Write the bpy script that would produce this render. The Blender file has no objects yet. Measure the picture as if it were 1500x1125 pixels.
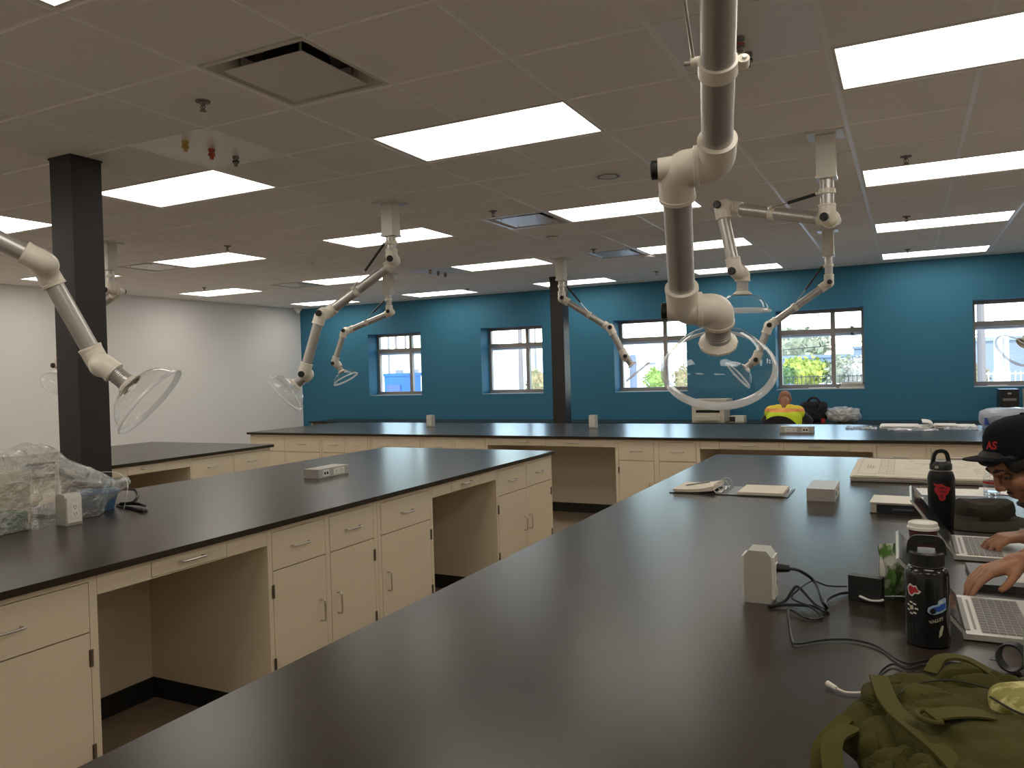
import bpy, bmesh, math, random
from math import sin, cos, pi, radians
from mathutils import Vector, Matrix, noise

random.seed(7)
S = bpy.context.scene
COL = S.collection
V = Vector

# ------------------------------------------------------------------ camera
CZ = 1.564
FPX = 1151.36
YAW, PITCH, ROLL = 0.465888, -0.015121, -0.028222
fw = V((-sin(YAW)*cos(PITCH), cos(YAW)*cos(PITCH), sin(PITCH)))
r0 = fw.cross(V((0, 0, 1))).normalized(); u0 = r0.cross(fw)
CR = r0*cos(ROLL) + u0*sin(ROLL); CU = -r0*sin(ROLL) + u0*cos(ROLL)
cd = bpy.data.cameras.new('camera'); cam = bpy.data.objects.new('camera', cd); COL.objects.link(cam)
cd.sensor_fit = 'HORIZONTAL'; cd.sensor_width = 36; cd.lens = 36*FPX/1500; cd.clip_end = 500; cd.clip_start = .05
cam.matrix_world = Matrix(((CR.x, CU.x, -fw.x, 0), (CR.y, CU.y, -fw.y, 0), (CR.z, CU.z, -fw.z, CZ), (0, 0, 0, 1)))
S.camera = cam

# ------------------------------------------------------------------ sky, sun, exposure
S.view_settings.view_transform = 'Standard'; S.view_settings.look = 'None'
S.view_settings.gamma = 1; S.view_settings.use_curve_mapping = False
S.view_settings.exposure = 0.68
PANEL = 3.75            # radiance of the ceiling light diffusers
wd = bpy.data.worlds.new('sky'); S.world = wd; wd.use_nodes = True
nt = wd.node_tree; bg = nt.nodes['Background']
sky = nt.nodes.new('ShaderNodeTexSky'); sky.sky_type = 'NISHITA'; sky.sun_disc = False
sky.sun_elevation = radians(48); sky.sun_rotation = radians(155); sky.air_density = 1.1; sky.dust_density = .3; sky.ozone_density = 2.0
nt.links.new(sky.outputs[0], bg.inputs[0]); bg.inputs[1].default_value = 0.55
sl = bpy.data.lights.new('sun', 'SUN'); sl.energy = 2.6; sl.angle = radians(.6); sl.color = (1, .95, .87)
sun = bpy.data.objects.new('sun', sl); COL.objects.link(sun)
sun.rotation_euler = V((-.35, .75, -.95)).to_track_quat('-Z', 'Y').to_euler()
try:
    S.cycles.use_denoising = True
    S.cycles.max_bounces = 12; S.cycles.diffuse_bounces = 10; S.cycles.glossy_bounces = 6; S.cycles.transparent_max_bounces = 24
    S.cycles.sample_clamp_indirect = 6
except Exception: pass

# ------------------------------------------------------------------ helpers
def ray(u, v): return CR*((u-750)/FPX) + CU*((562.5-v)/FPX) + fw
def onz(u, v, z):
    d = ray(u, v); t = (z-CZ)/d.z; return V((d.x*t, d.y*t, z))

MATS = {}
def mat(name, col, rough=.5, metal=0., spec=.5, bump=None, var=None, trans=None, emit=None, sheen=None, coat=None):
    if name in MATS: return MATS[name]
    m = bpy.data.materials.new(name); m.use_nodes = True; n = m.node_tree; b = n.nodes['Principled BSDF']
    b.inputs['Base Color'].default_value = (*col, 1); b.inputs['Roughness'].default_value = rough
    b.inputs['Metallic'].default_value = metal; b.inputs['Specular IOR Level'].default_value = spec
    if coat: b.inputs['Coat Weight'].default_value = coat
    if sheen: b.inputs['Sheen Weight'].default_value = sheen
    if emit: b.inputs['Emission Color'].default_value = (*emit[0], 1); b.inputs['Emission Strength'].default_value = emit[1]
    tc = None
    if bump or var:
        tc = n.nodes.new('ShaderNodeTexCoord')
    if var:   # (scale, second colour, contrast low, high)
        nz = n.nodes.new('ShaderNodeTexNoise'); nz.inputs['Scale'].default_value = var[0]; nz.inputs['Detail'].default_value = 5
        n.links.new(tc.outputs['Object'], nz.inputs['Vector'])
        cr = n.nodes.new('ShaderNodeValToRGB'); cr.color_ramp.elements[0].position = var[2] if len(var) > 2 else .35
        cr.color_ramp.elements[1].position = var[3] if len(var) > 3 else .65
        cr.color_ramp.elements[0].color = (*col, 1); cr.color_ramp.elements[1].color = (*var[1], 1)
        n.links.new(nz.outputs['Fac'], cr.inputs[0]); n.links.new(cr.outputs[0], b.inputs['Base Color'])
    if bump:  # (scale, strength, distance)
        nz = n.nodes.new('ShaderNodeTexNoise'); nz.inputs['Scale'].default_value = bump[0]; nz.inputs['Detail'].default_value = 4
        n.links.new(tc.outputs['Object'], nz.inputs['Vector'])
        bp = n.nodes.new('ShaderNodeBump'); bp.inputs['Strength'].default_value = bump[1]; bp.inputs['Distance'].default_value = bump[2]
        n.links.new(nz.outputs['Fac'], bp.inputs['Height']); n.links.new(bp.outputs[0], b.inputs['Normal'])
    MATS[name] = m; return m

def clear(name, tint=(1, 1, 1), gloss=.08, rough=.02, haze=0., hazecol=(.9, .9, .9), bump=None):
    """thin clear plastic or glass: transparent + fresnel reflection + a little milky scatter"""
    if name in MATS: return MATS[name]
    m = bpy.data.materials.new(name); m.use_nodes = True; n = m.node_tree
    n.nodes.remove(n.nodes['Principled BSDF']); out = n.nodes['Material Output']
    tr = n.nodes.new('ShaderNodeBsdfTransparent'); tr.inputs[0].default_value = (*tint, 1)
    gl = n.nodes.new('ShaderNodeBsdfGlossy'); gl.inputs['Roughness'].default_value = rough
    fr = n.nodes.new('ShaderNodeLayerWeight'); fr.inputs['Blend'].default_value = .5
    pw = n.nodes.new('ShaderNodeMath'); pw.operation = 'POWER'; pw.inputs[1].default_value = 4.5
    sc = n.nodes.new('ShaderNodeMath'); sc.operation = 'MULTIPLY'; sc.inputs[1].default_value = .55
    ad = n.nodes.new('ShaderNodeMath'); ad.operation = 'ADD'; ad.inputs[1].default_value = gloss+.035; ad.use_clamp = True
    n.links.new(fr.outputs['Facing'], pw.inputs[0]); n.links.new(pw.outputs[0], sc.inputs[0]); n.links.new(sc.outputs[0], ad.inputs[0])
    mx = n.nodes.new('ShaderNodeMixShader'); n.links.new(ad.outputs[0], mx.inputs[0])
    n.links.new(tr.outputs[0], mx.inputs[1]); n.links.new(gl.outputs[0], mx.inputs[2])
    if bump:
        tc = n.nodes.new('ShaderNodeTexCoord'); nz = n.nodes.new('ShaderNodeTexNoise'); nz.inputs['Scale'].default_value = bump[0]
        nz.inputs['Detail'].default_value = 4
        n.links.new(tc.outputs['Object'], nz.inputs['Vector']); bp = n.nodes.new('ShaderNodeBump')
        bp.inputs['Strength'].default_value = bump[1]; bp.inputs['Distance'].default_value = bump[2]
        n.links.new(nz.outputs['Fac'], bp.inputs['Height'])
        n.links.new(bp.outputs[0], gl.inputs['Normal']); n.links.new(bp.outputs[0], fr.inputs['Normal'])
    last = mx
    if haze:
        df = n.nodes.new('ShaderNodeBsdfDiffuse'); df.inputs[0].default_value = (*hazecol, 1)
        tl = n.nodes.new('ShaderNodeBsdfTranslucent'); tl.inputs[0].default_value = (*hazecol, 1)
        h2 = n.nodes.new('ShaderNodeMixShader'); h2.inputs[0].default_value = .4
        n.links.new(df.outputs[0], h2.inputs[1]); n.links.new(tl.outputs[0], h2.inputs[2])
        m2 = n.nodes.new('ShaderNodeMixShader'); m2.inputs[0].default_value = haze
        n.links.new(mx.outputs[0], m2.inputs[1]); n.links.new(h2.outputs[0], m2.inputs[2]); last = m2
    n.links.new(last.outputs[0], out.inputs[0])
    MATS[name] = m; return m

def box(bm, x0, x1, y0, y1, z0, z1):
    vs = [bm.verts.new((x, y, z)) for z in (z0, z1) for y in (y0, y1) for x in (x0, x1)]
    for f in ((0, 2, 3, 1), (4, 5, 7, 6), (0, 1, 5, 4), (2, 6, 7, 3), (0, 4, 6, 2), (1, 3, 7, 5)):
        bm.faces.new([vs[i] for i in f])
    return vs

def frame_of(d):
    d = V(d).normalized(); a = V((0, 0, 1)) if abs(d.z) < .95 else V((1, 0, 0))
    x = d.cross(a).normalized(); return x, d.cross(x).normalized(), d

def cyl(bm, p, q, r, r2=None, n=20, caps=True):
    p, q = V(p), V(q); r2 = r if r2 is None else r2
    x, y, d = frame_of(q-p)
    A = [bm.verts.new(p + (x*cos(t)+y*sin(t))*r) for t in (2*pi*i/n for i in range(n))]
    B = [bm.verts.new(q + (x*cos(t)+y*sin(t))*r2) for t in (2*pi*i/n for i in range(n))]
    for i in range(n):
        j = (i+1) % n; bm.faces.new((A[i], A[j], B[j], B[i]))
    if caps: bm.faces.new(A[::-1]); bm.faces.new(B)

def lathe(bm, prof, base=(0, 0, 0), axis=(0, 0, 1), n=32, cap0=False, cap1=False):
    base = V(base); x, y, d = frame_of(axis)
    rings = []
    for r, h in prof:
        rings.append([bm.verts.new(base + d*h + (x*cos(2*pi*i/n)+y*sin(2*pi*i/n))*max(r, 1e-5)) for i in range(n)])
    for a, b in zip(rings, rings[1:]):
        for i in range(n):
            j = (i+1) % n; bm.faces.new((a[i], a[j], b[j], b[i]))
    if cap0: bm.faces.new(rings[0][::-1])
    if cap1: bm.faces.new(rings[-1])

def fillet(pts, r, k=7):
    pts = [V(p) for p in pts]; out = [pts[0]]
    for a, b, c in zip(pts, pts[1:], pts[2:]):
        u = (a-b); w = (c-b); t = min(r, u.length*.49, w.length*.49)
        p, q = b+u.normalized()*t, b+w.normalized()*t
        for i in range(k+1):
            s = i/k; out.append(p*(1-s)**2 + b*2*s*(1-s) + q*s*s)
    out.append(pts[-1]); return out

def smooth_path(pts, k=8):
    pts = [V(p) for p in pts]; P = [pts[0]*2-pts[1]]+pts+[pts[-1]*2-pts[-2]]; out = []
    for a, b, c, d in zip(P, P[1:], P[2:], P[3:]):
        for i in range(k):
            t = i/k
            out.append(.5*((2*b)+(c-a)*t+(2*a-5*b+4*c-d)*t*t+(-a+3*b-3*c+d)*t**3))
    out.append(pts[-1]); return out

def sweep(bm, pts, r, n=18, caps=True):
    pts = [V(p) for p in pts]; m = len(pts)
    rs = r if isinstance(r, (list, tuple)) else [r]*m
    T = [(pts[min(i+1, m-1)]-pts[max(i-1, 0)]).normalized() for i in range(m)]
    x, y, _ = frame_of(T[0]); rings = []
    for i in range(m):
        if i:
            x = (x - T[i]*x.dot(T[i])).normalized(); y = T[i].cross(x)
        rings.append([bm.verts.new(pts[i]+(x*cos(2*pi*j/n)+y*sin(2*pi*j/n))*rs[i]) for j in range(n)])
    for a, b in zip(rings, rings[1:]):
        for i in range(n):
            j = (i+1) % n; bm.faces.new((a[i], a[j], b[j], b[i]))
    if caps: bm.faces.new(rings[0][::-1]); bm.faces.new(rings[-1])

def ribbon(bm, pts, w, t, up=(0, 0, 1)):
    """flat strap following pts"""
    pts = [V(p) for p in pts]; m = len(pts); up = V(up); R = []
    for i in range(m):
        d = (pts[min(i+1, m-1)]-pts[max(i-1, 0)]).normalized(); s = d.cross(up)
        s = s.normalized() if s.length > 1e-3 else V((1, 0, 0)); nn = s.cross(d)
        R.append([bm.verts.new(pts[i]+s*a*w/2+nn*b*t/2) for a, b in ((-1, -1), (1, -1), (1, 1), (-1, 1))])
    for a, b in zip(R, R[1:]):
        for i in range(4):
            j = (i+1) % 4; bm.faces.new((a[i], a[j], b[j], b[i]))
    bm.faces.new(R[0][::-1]); bm.faces.new(R[-1])

def ball(bm, c, rx, ry=None, rz=None, rot=None, sub=3):
    ry = ry or rx; rz = rz or rx
    M = Matrix.Translation(V(c)) @ (rot.to_4x4() if rot else Matrix()) @ Matrix.Diagonal((rx, ry, rz, 1))
    return bmesh.ops.create_icosphere(bm, subdivisions=sub, radius=1, matrix=M)['verts']

def mesh_from(bm, name, m, smooth=False, bevel=0, angle=None):
    if bevel: 
        es = [e for e in bm.edges if len(e.link_faces) == 2 and e.calc_face_angle(0) > .6]
        bmesh.ops.bevel(bm, geom=es, offset=bevel, segments=2, affect='EDGES', profile=.5, clamp_overlap=True)
    bmesh.ops.recalc_face_normals(bm, faces=bm.faces[:])
    me = bpy.data.meshes.new(name); bm.to_mesh(me); bm.free()
    if m: me.materials.append(m)
    if smooth:
        for p in me.polygons: p.use_smooth = True
        if angle is not None:
            try: me.set_sharp_from_angle(angle=angle)
            except Exception: pass
    return me

def link(name, me, parent=None):
    o = bpy.data.objects.new(name, me); COL.objects.link(o)
    if parent: o.parent = parent
    return o

def mk(name, bm, m, parent=None, smooth=False, bevel=0, angle=.6, world=False):
    if world and parent:
        off = parent.location.copy() if parent.parent is None else parent.parent.location.copy()
        bmesh.ops.translate(bm, verts=bm.verts[:], vec=-off)
    return link(name, mesh_from(bm, name, m, smooth, bevel, angle), parent)

def tag(o, label=None, cat=None, group=None, kind=None):
    if label: o['label'] = label
    if cat: o['category'] = cat
    if group: o['group'] = group
    if kind: o['kind'] = kind
    return o

def thing(name, label, cat, loc=(0, 0, 0), rotz=0, group=None):
    o = bpy.data.objects.new(name, None); COL.objects.link(o); o.empty_display_size = .05
    o.location = loc; o.rotation_euler = (0, 0, rotz); return tag(o, label, cat, group)

def B(*a):
    bm = bmesh.new()
    if a: box(bm, *a)
    return bm

def copy_tree(o, parent=None):
    c = o.copy(); COL.objects.link(c); c.parent = parent
    for ch in [k for k in o.children]: copy_tree(ch, c)
    return c

def bake(o, mods):
    """apply modifiers through the depsgraph, no operators"""
    for t, kw in mods:
        md = o.modifiers.new(t, t)
        for k, v in kw.items(): setattr(md, k, v)
    dg = bpy.context.evaluated_depsgraph_get(); dg.update()
    me = bpy.data.meshes.new_from_object(o.evaluated_get(dg), depsgraph=dg)
    o.modifiers.clear(); mats = [m for m in o.data.materials]; o.data = me
    me.materials.clear()
    for m in mats: me.materials.append(m)
    for p in me.polygons: p.use_smooth = True
    return o

# ------------------------------------------------------------------ materials
M_tile = mat('ceiling_tile', (.87, .85, .82), .95, spec=.1, var=(60, (.84, .82, .79)), bump=(350, .25, .002))
M_rail = mat('ceiling_rail', (.90, .89, .87), .35)
M_tedge = mat('tile_edge_white', (.97, .96, .94), .6)
M_white = mat('white_wall_paint', (.80, .79, .77), .85, spec=.2, bump=(180, .06, .002))
M_blue = mat('teal_wall_paint', (.036, .168, .265), .62, spec=.3, bump=(180, .06, .002))
M_floor = mat('floor_sheet', (.34, .265, .195), .45, var=(3, (.29, .225, .165)))
M_top = mat('epoxy_worktop', (.027, .0195, .0135), .27, spec=.26, var=(5, (.032, .024, .017)), bump=(60, .04, .002))
M_cab = mat('beige_cabinet_enamel', (.68, .59, .44), .42, spec=.4, bump=(40, .02, .001))
M_cabin = mat('cabinet_inside', (.42, .36, .26), .6)
M_toe = mat('black_rubber_base', (.012, .011, .010), .6)
M_steel = mat('brushed_steel', (.55, .53, .50), .32, 1.)
M_hinge = mat('dull_hinge_steel', (.22, .19, .16), .45, 1.)
M_col = mat('dark_brown_column_paint', (.020, .016, .014), .45, bump=(90, .05, .002))
M_arm = mat('cream_plastic', (.80, .745, .64), .36, spec=.5)
M_alu = mat('anodised_aluminium', (.52, .50, .475), .36, .6)
M_post = mat('white_steel', (.70, .67, .60), .3, spec=.5)
M_black = mat('black_plastic', (.010, .010, .010), .4)
M_grey = mat('grey_plastic', (.20, .19, .17), .45)
M_hood = clear('clear_hood_plastic', (.975, .98, .98), .01, .03)
M_rim = clear('moulded_hood_rim', (.93, .94, .95), .12, .12, haze=.42, hazecol=(.95, .95, .95))
M_glass = clear('window_glass', (.97, .985, .98), .0, .0)
M_wframe = mat('window_frame_aluminium', (.30, .27, .25), .4, .35)
M_light = mat('light_diffuser', (.9, .88, .82), .6, emit=((1.0, .94, .85), PANEL))
M_lframe = mat('light_frame', (.72, .70, .66), .5)
M_outlet = mat('outlet_box_metal', (.47, .45, .40), .42, .35)
M_plate = mat('outlet_plate', (.74, .71, .64), .4)
M_dark = mat('dark_gap', (.004, .004, .004), .8)

# ------------------------------------------------------------------ room shell
T = .6096
GX, GY, ZC = -2.717, 2.4423, 2.913
XL, XR, YF, YB = -10.62, 4.6, -3.0, 11.95
WT = .42
def gx(i): return GX + i*T
def gy(j): return GY + j*T

tag(mk('floor', B(XL-.3, XR+.3, YF-.3, YB+.4, -.15, 0), M_floor), 'dark brown sheet floor of the laboratory', kind='structure')
tag(mk('wall_left', B(XL-.2, XL, YF-.2, YB, 0, ZC+.3), M_white), 'plain white painted side wall', kind='structure')
tag(mk('wall_right', B(XR, XR+.2, YF-.2, YB, 0, ZC+.3), M_white), 'plain white wall beyond the right side', kind='structure')
tag(mk('wall_front', B(XL-.2, XR+.2, YF-.2, YF, 0, ZC+.3), M_white), 'plain white wall behind the viewer', kind='structure')
WIN = [(-9.00, 1.165), (-6.59, 1.165), (-4.17, 1.165), (-1.70, 1.175), (.785, 1.175), (3.2, 1.0)]
WZ0, WZ1 = 1.195, 2.34
bm = bmesh.new()
xs = XL-.2
for x, w in WIN:
    box(bm, xs, x, YB, YB+WT, 0, ZC+.3)
    box(bm, x, x+w, YB, YB+WT, 0, WZ0); box(bm, x, x+w, YB, YB+WT, WZ1, ZC+.3); xs = x+w
box(bm, xs, XR+.2, YB, YB+WT, 0, ZC+.3)
tag(mk('wall_back', bm, M_blue), 'teal blue painted wall with a row of windows', kind='structure')
YG = 12.24
for k, (x, w) in enumerate(WIN):
    wn = thing('window_%d' % (k+1), ['window nearest the white wall, blue containers outside', 'window showing a white building and poles outside',
         'window behind the dark column, white building and bush outside', 'window with papers on its sill, yellow-green bush outside',
         'window above the black equipment, pale fence outside', 'window farthest along the teal wall, out of the picture'][k], None, (x, YG, WZ0))
    wn['kind'] = 'structure'
    h = WZ1-WZ0; f = .045; mx = .725; mz = .80
    bm = bmesh.new()
    box(bm, 0, f, 0, .07, 0, h); box(bm, w-f, w, 0, .07, 0, h); box(bm, f, w-f, 0, .07, h-f, h); box(bm, f, w-f, 0, .07, 0, .065)
    mk('window_frame', bm, M_wframe, wn)
    mk('mullion', B(mx, mx+.06, -.004, .066, .065, h-f), M_wframe, wn)
    bm = bmesh.new(); box(bm, f, mx, -.002, .068, mz, mz+.07); box(bm, mx+.06, w-f, -.002, .068, mz, mz+.07)
    mk('transom_bar', bm, M_wframe, wn)
    for (a, b) in ((f, mx), (mx+.06, w-f)):
        for (c, d) in ((.065, mz), (mz+.07, h-f)):
            mk('pane', B(a, b, .03, .034, c, d), M_glass, wn)
    tag(mk('window_sill', B(.0, w, -.288, .0, -.004, .008), mat('sill_paint', (.40, .47, .50), .5), wn))

# ceiling: deck, rails, tiles
deck = tag(mk('ceiling', B(XL-.2, XR+.2, YF-.2, YB+.4, ZC+.12, ZC+.3), M_white), 'suspended ceiling of square grey-white tiles in a metal grid', kind='structure')
LIGHTS = [(i, j) for i in (-12, -8, -4, 0, 4, 8) for j in (-6, -2, 2, 6, 10, 14)]  # rearmost row is unseen, added behind the viewer to even out the light
taken = set()
for i, j in LIGHTS: taken |= {(i, j), (i+1, j)}
DIFF = [(0, 0), (-1, 6), (-1, 10), (-9, 6), (-9, 10)]
PANELS = [(-2, 1), (3, 1), (-5, 10)]
taken |= set(DIFF) | set(PANELS)
I0, I1, J0, J1 = -13, 11, -9, 15
for i in range(I0+1, I1+1):
    bm = bmesh.new(); cuts = sorted(j for (li, j) in LIGHTS if li+1 == i); ya = YF
    for j in cuts+[None]:
        yb = YB if j is None else gy(j)-.01
        box(bm, -.0125, .0125, ya-GY, yb-GY, .003, .010); box(bm, -.002, .002, ya-GY, yb-GY, .010, .05)
        if j is not None: ya = gy(j+1)+.01
    o = mk('grid_rail', bm, M_rail, deck); o.location = (gx(i), GY, ZC)
for j in range(J0+1, J1+1):
    bm = bmesh.new(); box(bm, XL, XR, -.0125, .0125, .0115, .0155); box(bm, XL, XR, -.002, .002, .0155, .05)
    o = mk('grid_rail', bm, M_rail, deck); o.location = (0, gy(j), ZC)
bm = B(.0125, T-.0125, .0125, T-.0125, -.001, .026); tile_me = mesh_from(bm, 'ceiling_tile', M_tile)
tile_me.materials.append(M_tedge)
for p_ in tile_me.polygons:
    if abs(p_.normal.z) < .5: p_.material_index = 1
cand = []
for i in range(I0, I1+1):
    for j in range(J0, J1+1):
        if (i, j) in taken: continue
        p = V((gx(i+.5), gy(j+.5), ZC-CZ)); d = p.dot(fw)
        px = py = -1e5
        if d > .3: px = 750+FPX*p.dot(CR)/d; py = 562.5-FPX*p.dot(CU)/d
        vis = d > .3 and -150 < px < 1650 and -170 < py < 560
        cand.append((0 if vis else 1, p.length, i, j))
cand.sort()
rest = bmesh.new()
for n_, (nv, dist, i, j) in enumerate(cand):
    if not nv and n_ < 295:
        o = link('ceiling_tile', tile_me, deck); o.location = (gx(i), gy(j), ZC+.001)
    else:
        x, y = gx(i), gy(j); box(rest, x+.011, min(x+T-.011, XR), y+.011, y+T-.011, ZC, ZC+.019)
o = mk('tile_field', rest, M_tile, deck); o['kind'] = 'stuff'

# ceiling lights
WORDX = {-12: 'row beside the white wall', -8: 'second row from the white wall', -4: 'third row from the white wall',
         0: 'fourth row from the white wall', 4: 'fifth row from the white wall', 8: 'sixth row from the white wall'}
WORDY = {-6: 'unseen row added behind the viewer for even light', -2: 'just above the viewer', 2: 'nearest in view', 6: 'second from the front', 10: 'third from the front', 14: 'next to the teal wall'}
fr = bmesh.new(); W2 = 2*T-.024; H2 = T-.024
box(fr, 0, W2, 0, .014, 0, .05); box(fr, 0, W2, H2-.014, H2, 0, .05); box(fr, 0, .014, .014, H2-.014, 0, .05); box(fr, W2-.014, W2, .014, H2-.014, 0, .05)
box(fr, 0, W2, 0, H2, .05, .06)
fr_me = mesh_from(fr, 'frame', M_lframe); df_me = mesh_from(B(.0145, W2-.0145, .0145, H2-.0145, .006, .012), 'diffuser', M_light)
for i, j in LIGHTS:
    t = thing('ceiling_light', 'glowing ceiling light panel, %s, %s' % (WORDX[i], WORDY[j]), 'ceiling light', (gx(i)+.012, gy(j)+.012, ZC+.002), 0, 'ceiling light panels')
    link('frame', fr_me, t); link('diffuser', df_me, t)

# air diffusers
M_vent = mat('diffuser_white_metal', (.62, .59, .55), .28, spec=.6)
for k, (i, j) in enumerate(DIFF):
    lab = ['large square air diffuser with drooping plate, nearest in the ceiling', 'square air diffuser reflecting a window, beside the sprinkler in mid ceiling',
           'shiny square air diffuser in the ceiling toward the teal wall', 'square air diffuser beside the light near the white wall', 'distant square air diffuser behind the folded exhaust arm'][k]
    t = thing('air_diffuser', lab, 'air vent', (gx(i)+.012, gy(j)+.012, ZC), 0, 'square ceiling air diffusers')
    bm = bmesh.new(); a = T-.024
    for (x0, x1, y0, y1) in ((0, a, 0, .02), (0, a, a-.02, a), (0, .02, .02, a-.02), (a-.02, a, .02, a-.02)): box(bm, x0, x1, y0, y1, .002, .012)
    mk('frame', bm, M_vent, t)
    bm = bmesh.new()   # sloping throat
    o4 = [bm.verts.new((x, y, .008)) for x, y in ((.02, .02), (a-.02, .02), (a-.02, a-.02), (.02, a-.02))]
    i4 = [bm.verts.new((x, y, .075)) for x, y in ((.11, .11), (a-.11, .11), (a-.11, a-.11), (.11, a-.11))]
    for q in range(4): bm.faces.new((o4[q], o4[(q+1) % 4], i4[(q+1) % 4], i4[q]))
    mk('throat', bm, M_vent, t)
    bm = bmesh.new(); lathe(bm, [(.15, .074), (.15, .076), (.0, .076)], (a/2, a/2, 0)); mk('duct_opening', bm, M_dark, t)
    bm = B(.075, a-.075, .075, a-.075, .004 if k else -.008, .008 if k else -.004); mk('face_plate', bm, M_vent, t, bevel=.0015)
    for x in (.12, a-.12):
        for y in (.12, a-.12):
            bm = bmesh.new(); cyl(bm, (x, y, -.004), (x, y, .074), .006, n=8); mk('plate_hanger', bm, M_steel, t)

# service panels with gas couplings
M_brass = mat('brass_fitting', (.55, .40, .12), .3, .9); M_redf = mat('red_anodised_fitting', (.45, .10, .05), .35, .6)
for k, (i, j) in enumerate(PANELS):
    t = thing('service_panel', ['smooth ceiling panel with brass, red and black gas couplings', 'smooth grey ceiling panel with a coupling beside the foreground exhaust arm',
              'distant smooth ceiling panel with three dark couplings'][k], 'ceiling panel', (gx(i), gy(j), ZC), 0, 'ceiling service panels')
    mk('panel', B(.006, T-.006, .006, T-.006, .004, .012), mat('panel_steel', (.84, .83, .81), .35, .1), t)
    cx = (-3.607, -.59, -5.49)[k]-gx(i); ys = ((.112, .30, .485), (.112, .30, .485), (.12, .31, .49))[k]
    for q, yy in enumerate(ys):
        c = bmesh.new(); lathe(c, [(.019, .005), (.019, -.012), (.013, -.014), (.013, -.02), (.019, -.022), (.019, -.038), (.012, -.04), (.012, -.056), (.0, -.056)], (cx, yy, 0), n=14)
        cp = mk('gas_coupling', c, (M_brass, M_redf, M_grey)[q] if k == 0 else M_grey, t, smooth=True)
        c = bmesh.new(); lathe(c, [(.0205, -.026), (.0205, -.034)], (cx, yy, 0), n=14); mk('colour_band', c, (M_brass, M_redf, M_black)[q], cp, smooth=True)

# sprinklers, detectors, ceiling discs
spr = [(-3.01, 2.753, 'sprinkler head below the large near air diffuser'), (-3.063, 5.83, 'sprinkler head beside the mirrored air diffuser'),
       (-3.104, 8.30, 'sprinkler head in mid ceiling beyond the smoke detector'), (.02, 5.835, 'sprinkler head above the second light of the fifth row'),
       (.023, 8.25, 'sprinkler head above the third light of the fifth row'), (.035, 10.67, 'sprinkler head above the last light of the fifth row'),
       (-6.074, 5.806, 'sprinkler head near the light beside the left column'), (-9.05, 8.19, 'sprinkler head close to the white wall'),
       (-6.237, 10.92, 'sprinkler head by the teal wall over the second window'), (-3.1, 10.75, 'sprinkler head by the teal wall behind the dark column')]
sp0 = None
def make_sprinkler():
    t = thing('sprinkler_head', '', 'sprinkler', (0, 0, ZC), 0, 'ceiling sprinkler heads')
    bm = bmesh.new(); lathe(bm, [(.0, .002), (.036, 0), (.034, -.006), (.014, -.009), (.010, -.022), (0, -.022)], n=18); mk('escutcheon', bm, M_hinge, t, smooth=True)
    bm = bmesh.new()
    for s in (-1, 1): sweep(bm, [(s*.008, 0, -.02), (s*.015, 0, -.03), (s*.005, 0, -.044)], .0025, 6)
    cyl(bm, (0, 0, -.02), (0, 0, -.046), .003, n=6); mk('yoke', bm, M_hinge, t, smooth=True)
    bm = bmesh.new(); lathe(bm, [(0, -.046), (.016, -.046), (.018, -.049), (0, -.05)], n=12); mk('deflector', bm, M_hinge, t)
    return t
sp0 = make_sprinkler()
for k, (x, y, lab) in enumerate(spr):
    t = sp0 if k == 0 else copy_tree(sp0)
    t.location = (x, y, ZC); t['label'] = lab
def disc(name, lab, cat, x, y, prof, m, ring=None):
    t = thing(name, lab, cat, (x, y, ZC))
    bm = bmesh.new(); lathe(bm, prof, n=28); mk('housing', bm, m, t, smooth=True)
    if ring:
        bm = bmesh.new(); lathe(bm, ring, n=28); mk('vent_ring', bm, M_grey, t, smooth=True)
M_det = mat('detector_plastic', (.72, .69, .64), .45)
disc('smoke_detector', 'white round smoke detector beside the mirrored air diffuser', 'smoke detector', -3.10, 7.14, [(.075, .002), (.072, -.02), (.055, -.024), (.05, -.042), (.03, -.05), (0, -.05)], M_det, [(.057, -.025), (.054, -.036)])
disc('ceiling_speaker', 'flat round perforated ceiling speaker near the foreground arm', 'speaker', -1.825, 5.207, [(.115, .002), (.112, -.008), (.10, -.011), (0, -.013)], M_det, [(.08, -.0125), (.078, -.0145), (.06, -.0145)])
disc('occupancy_sensor', 'small white round sensor on the ceiling by the exhaust arms', 'sensor', -6.19, 7.17, [(.055, .002), (.05, -.014), (.03, -.03), (0, -.034)], M_det)
disc('wireless_access_point', 'round white ceiling device near the shiny far diffuser', 'sensor', -2.75, 9.2, [(.085, .002), (.08, -.02), (.05, -.03), (0, -.032)], M_det)
t = thing('security_camera', 'small white dome camera at the corner of the white and teal walls', 'camera', (-10.45, 11.7, ZC))
bm = B(-.05, .05, -.05, .05, -.05, -.0); mk('bracket', bm, M_det, t, bevel=.006)
bm = bmesh.new(); lathe(bm, [(.05, -.05), (.05, -.07), (.04, -.1), (0, -.115)], n=20); mk('dome', bm, M_det, t, smooth=True)

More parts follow.
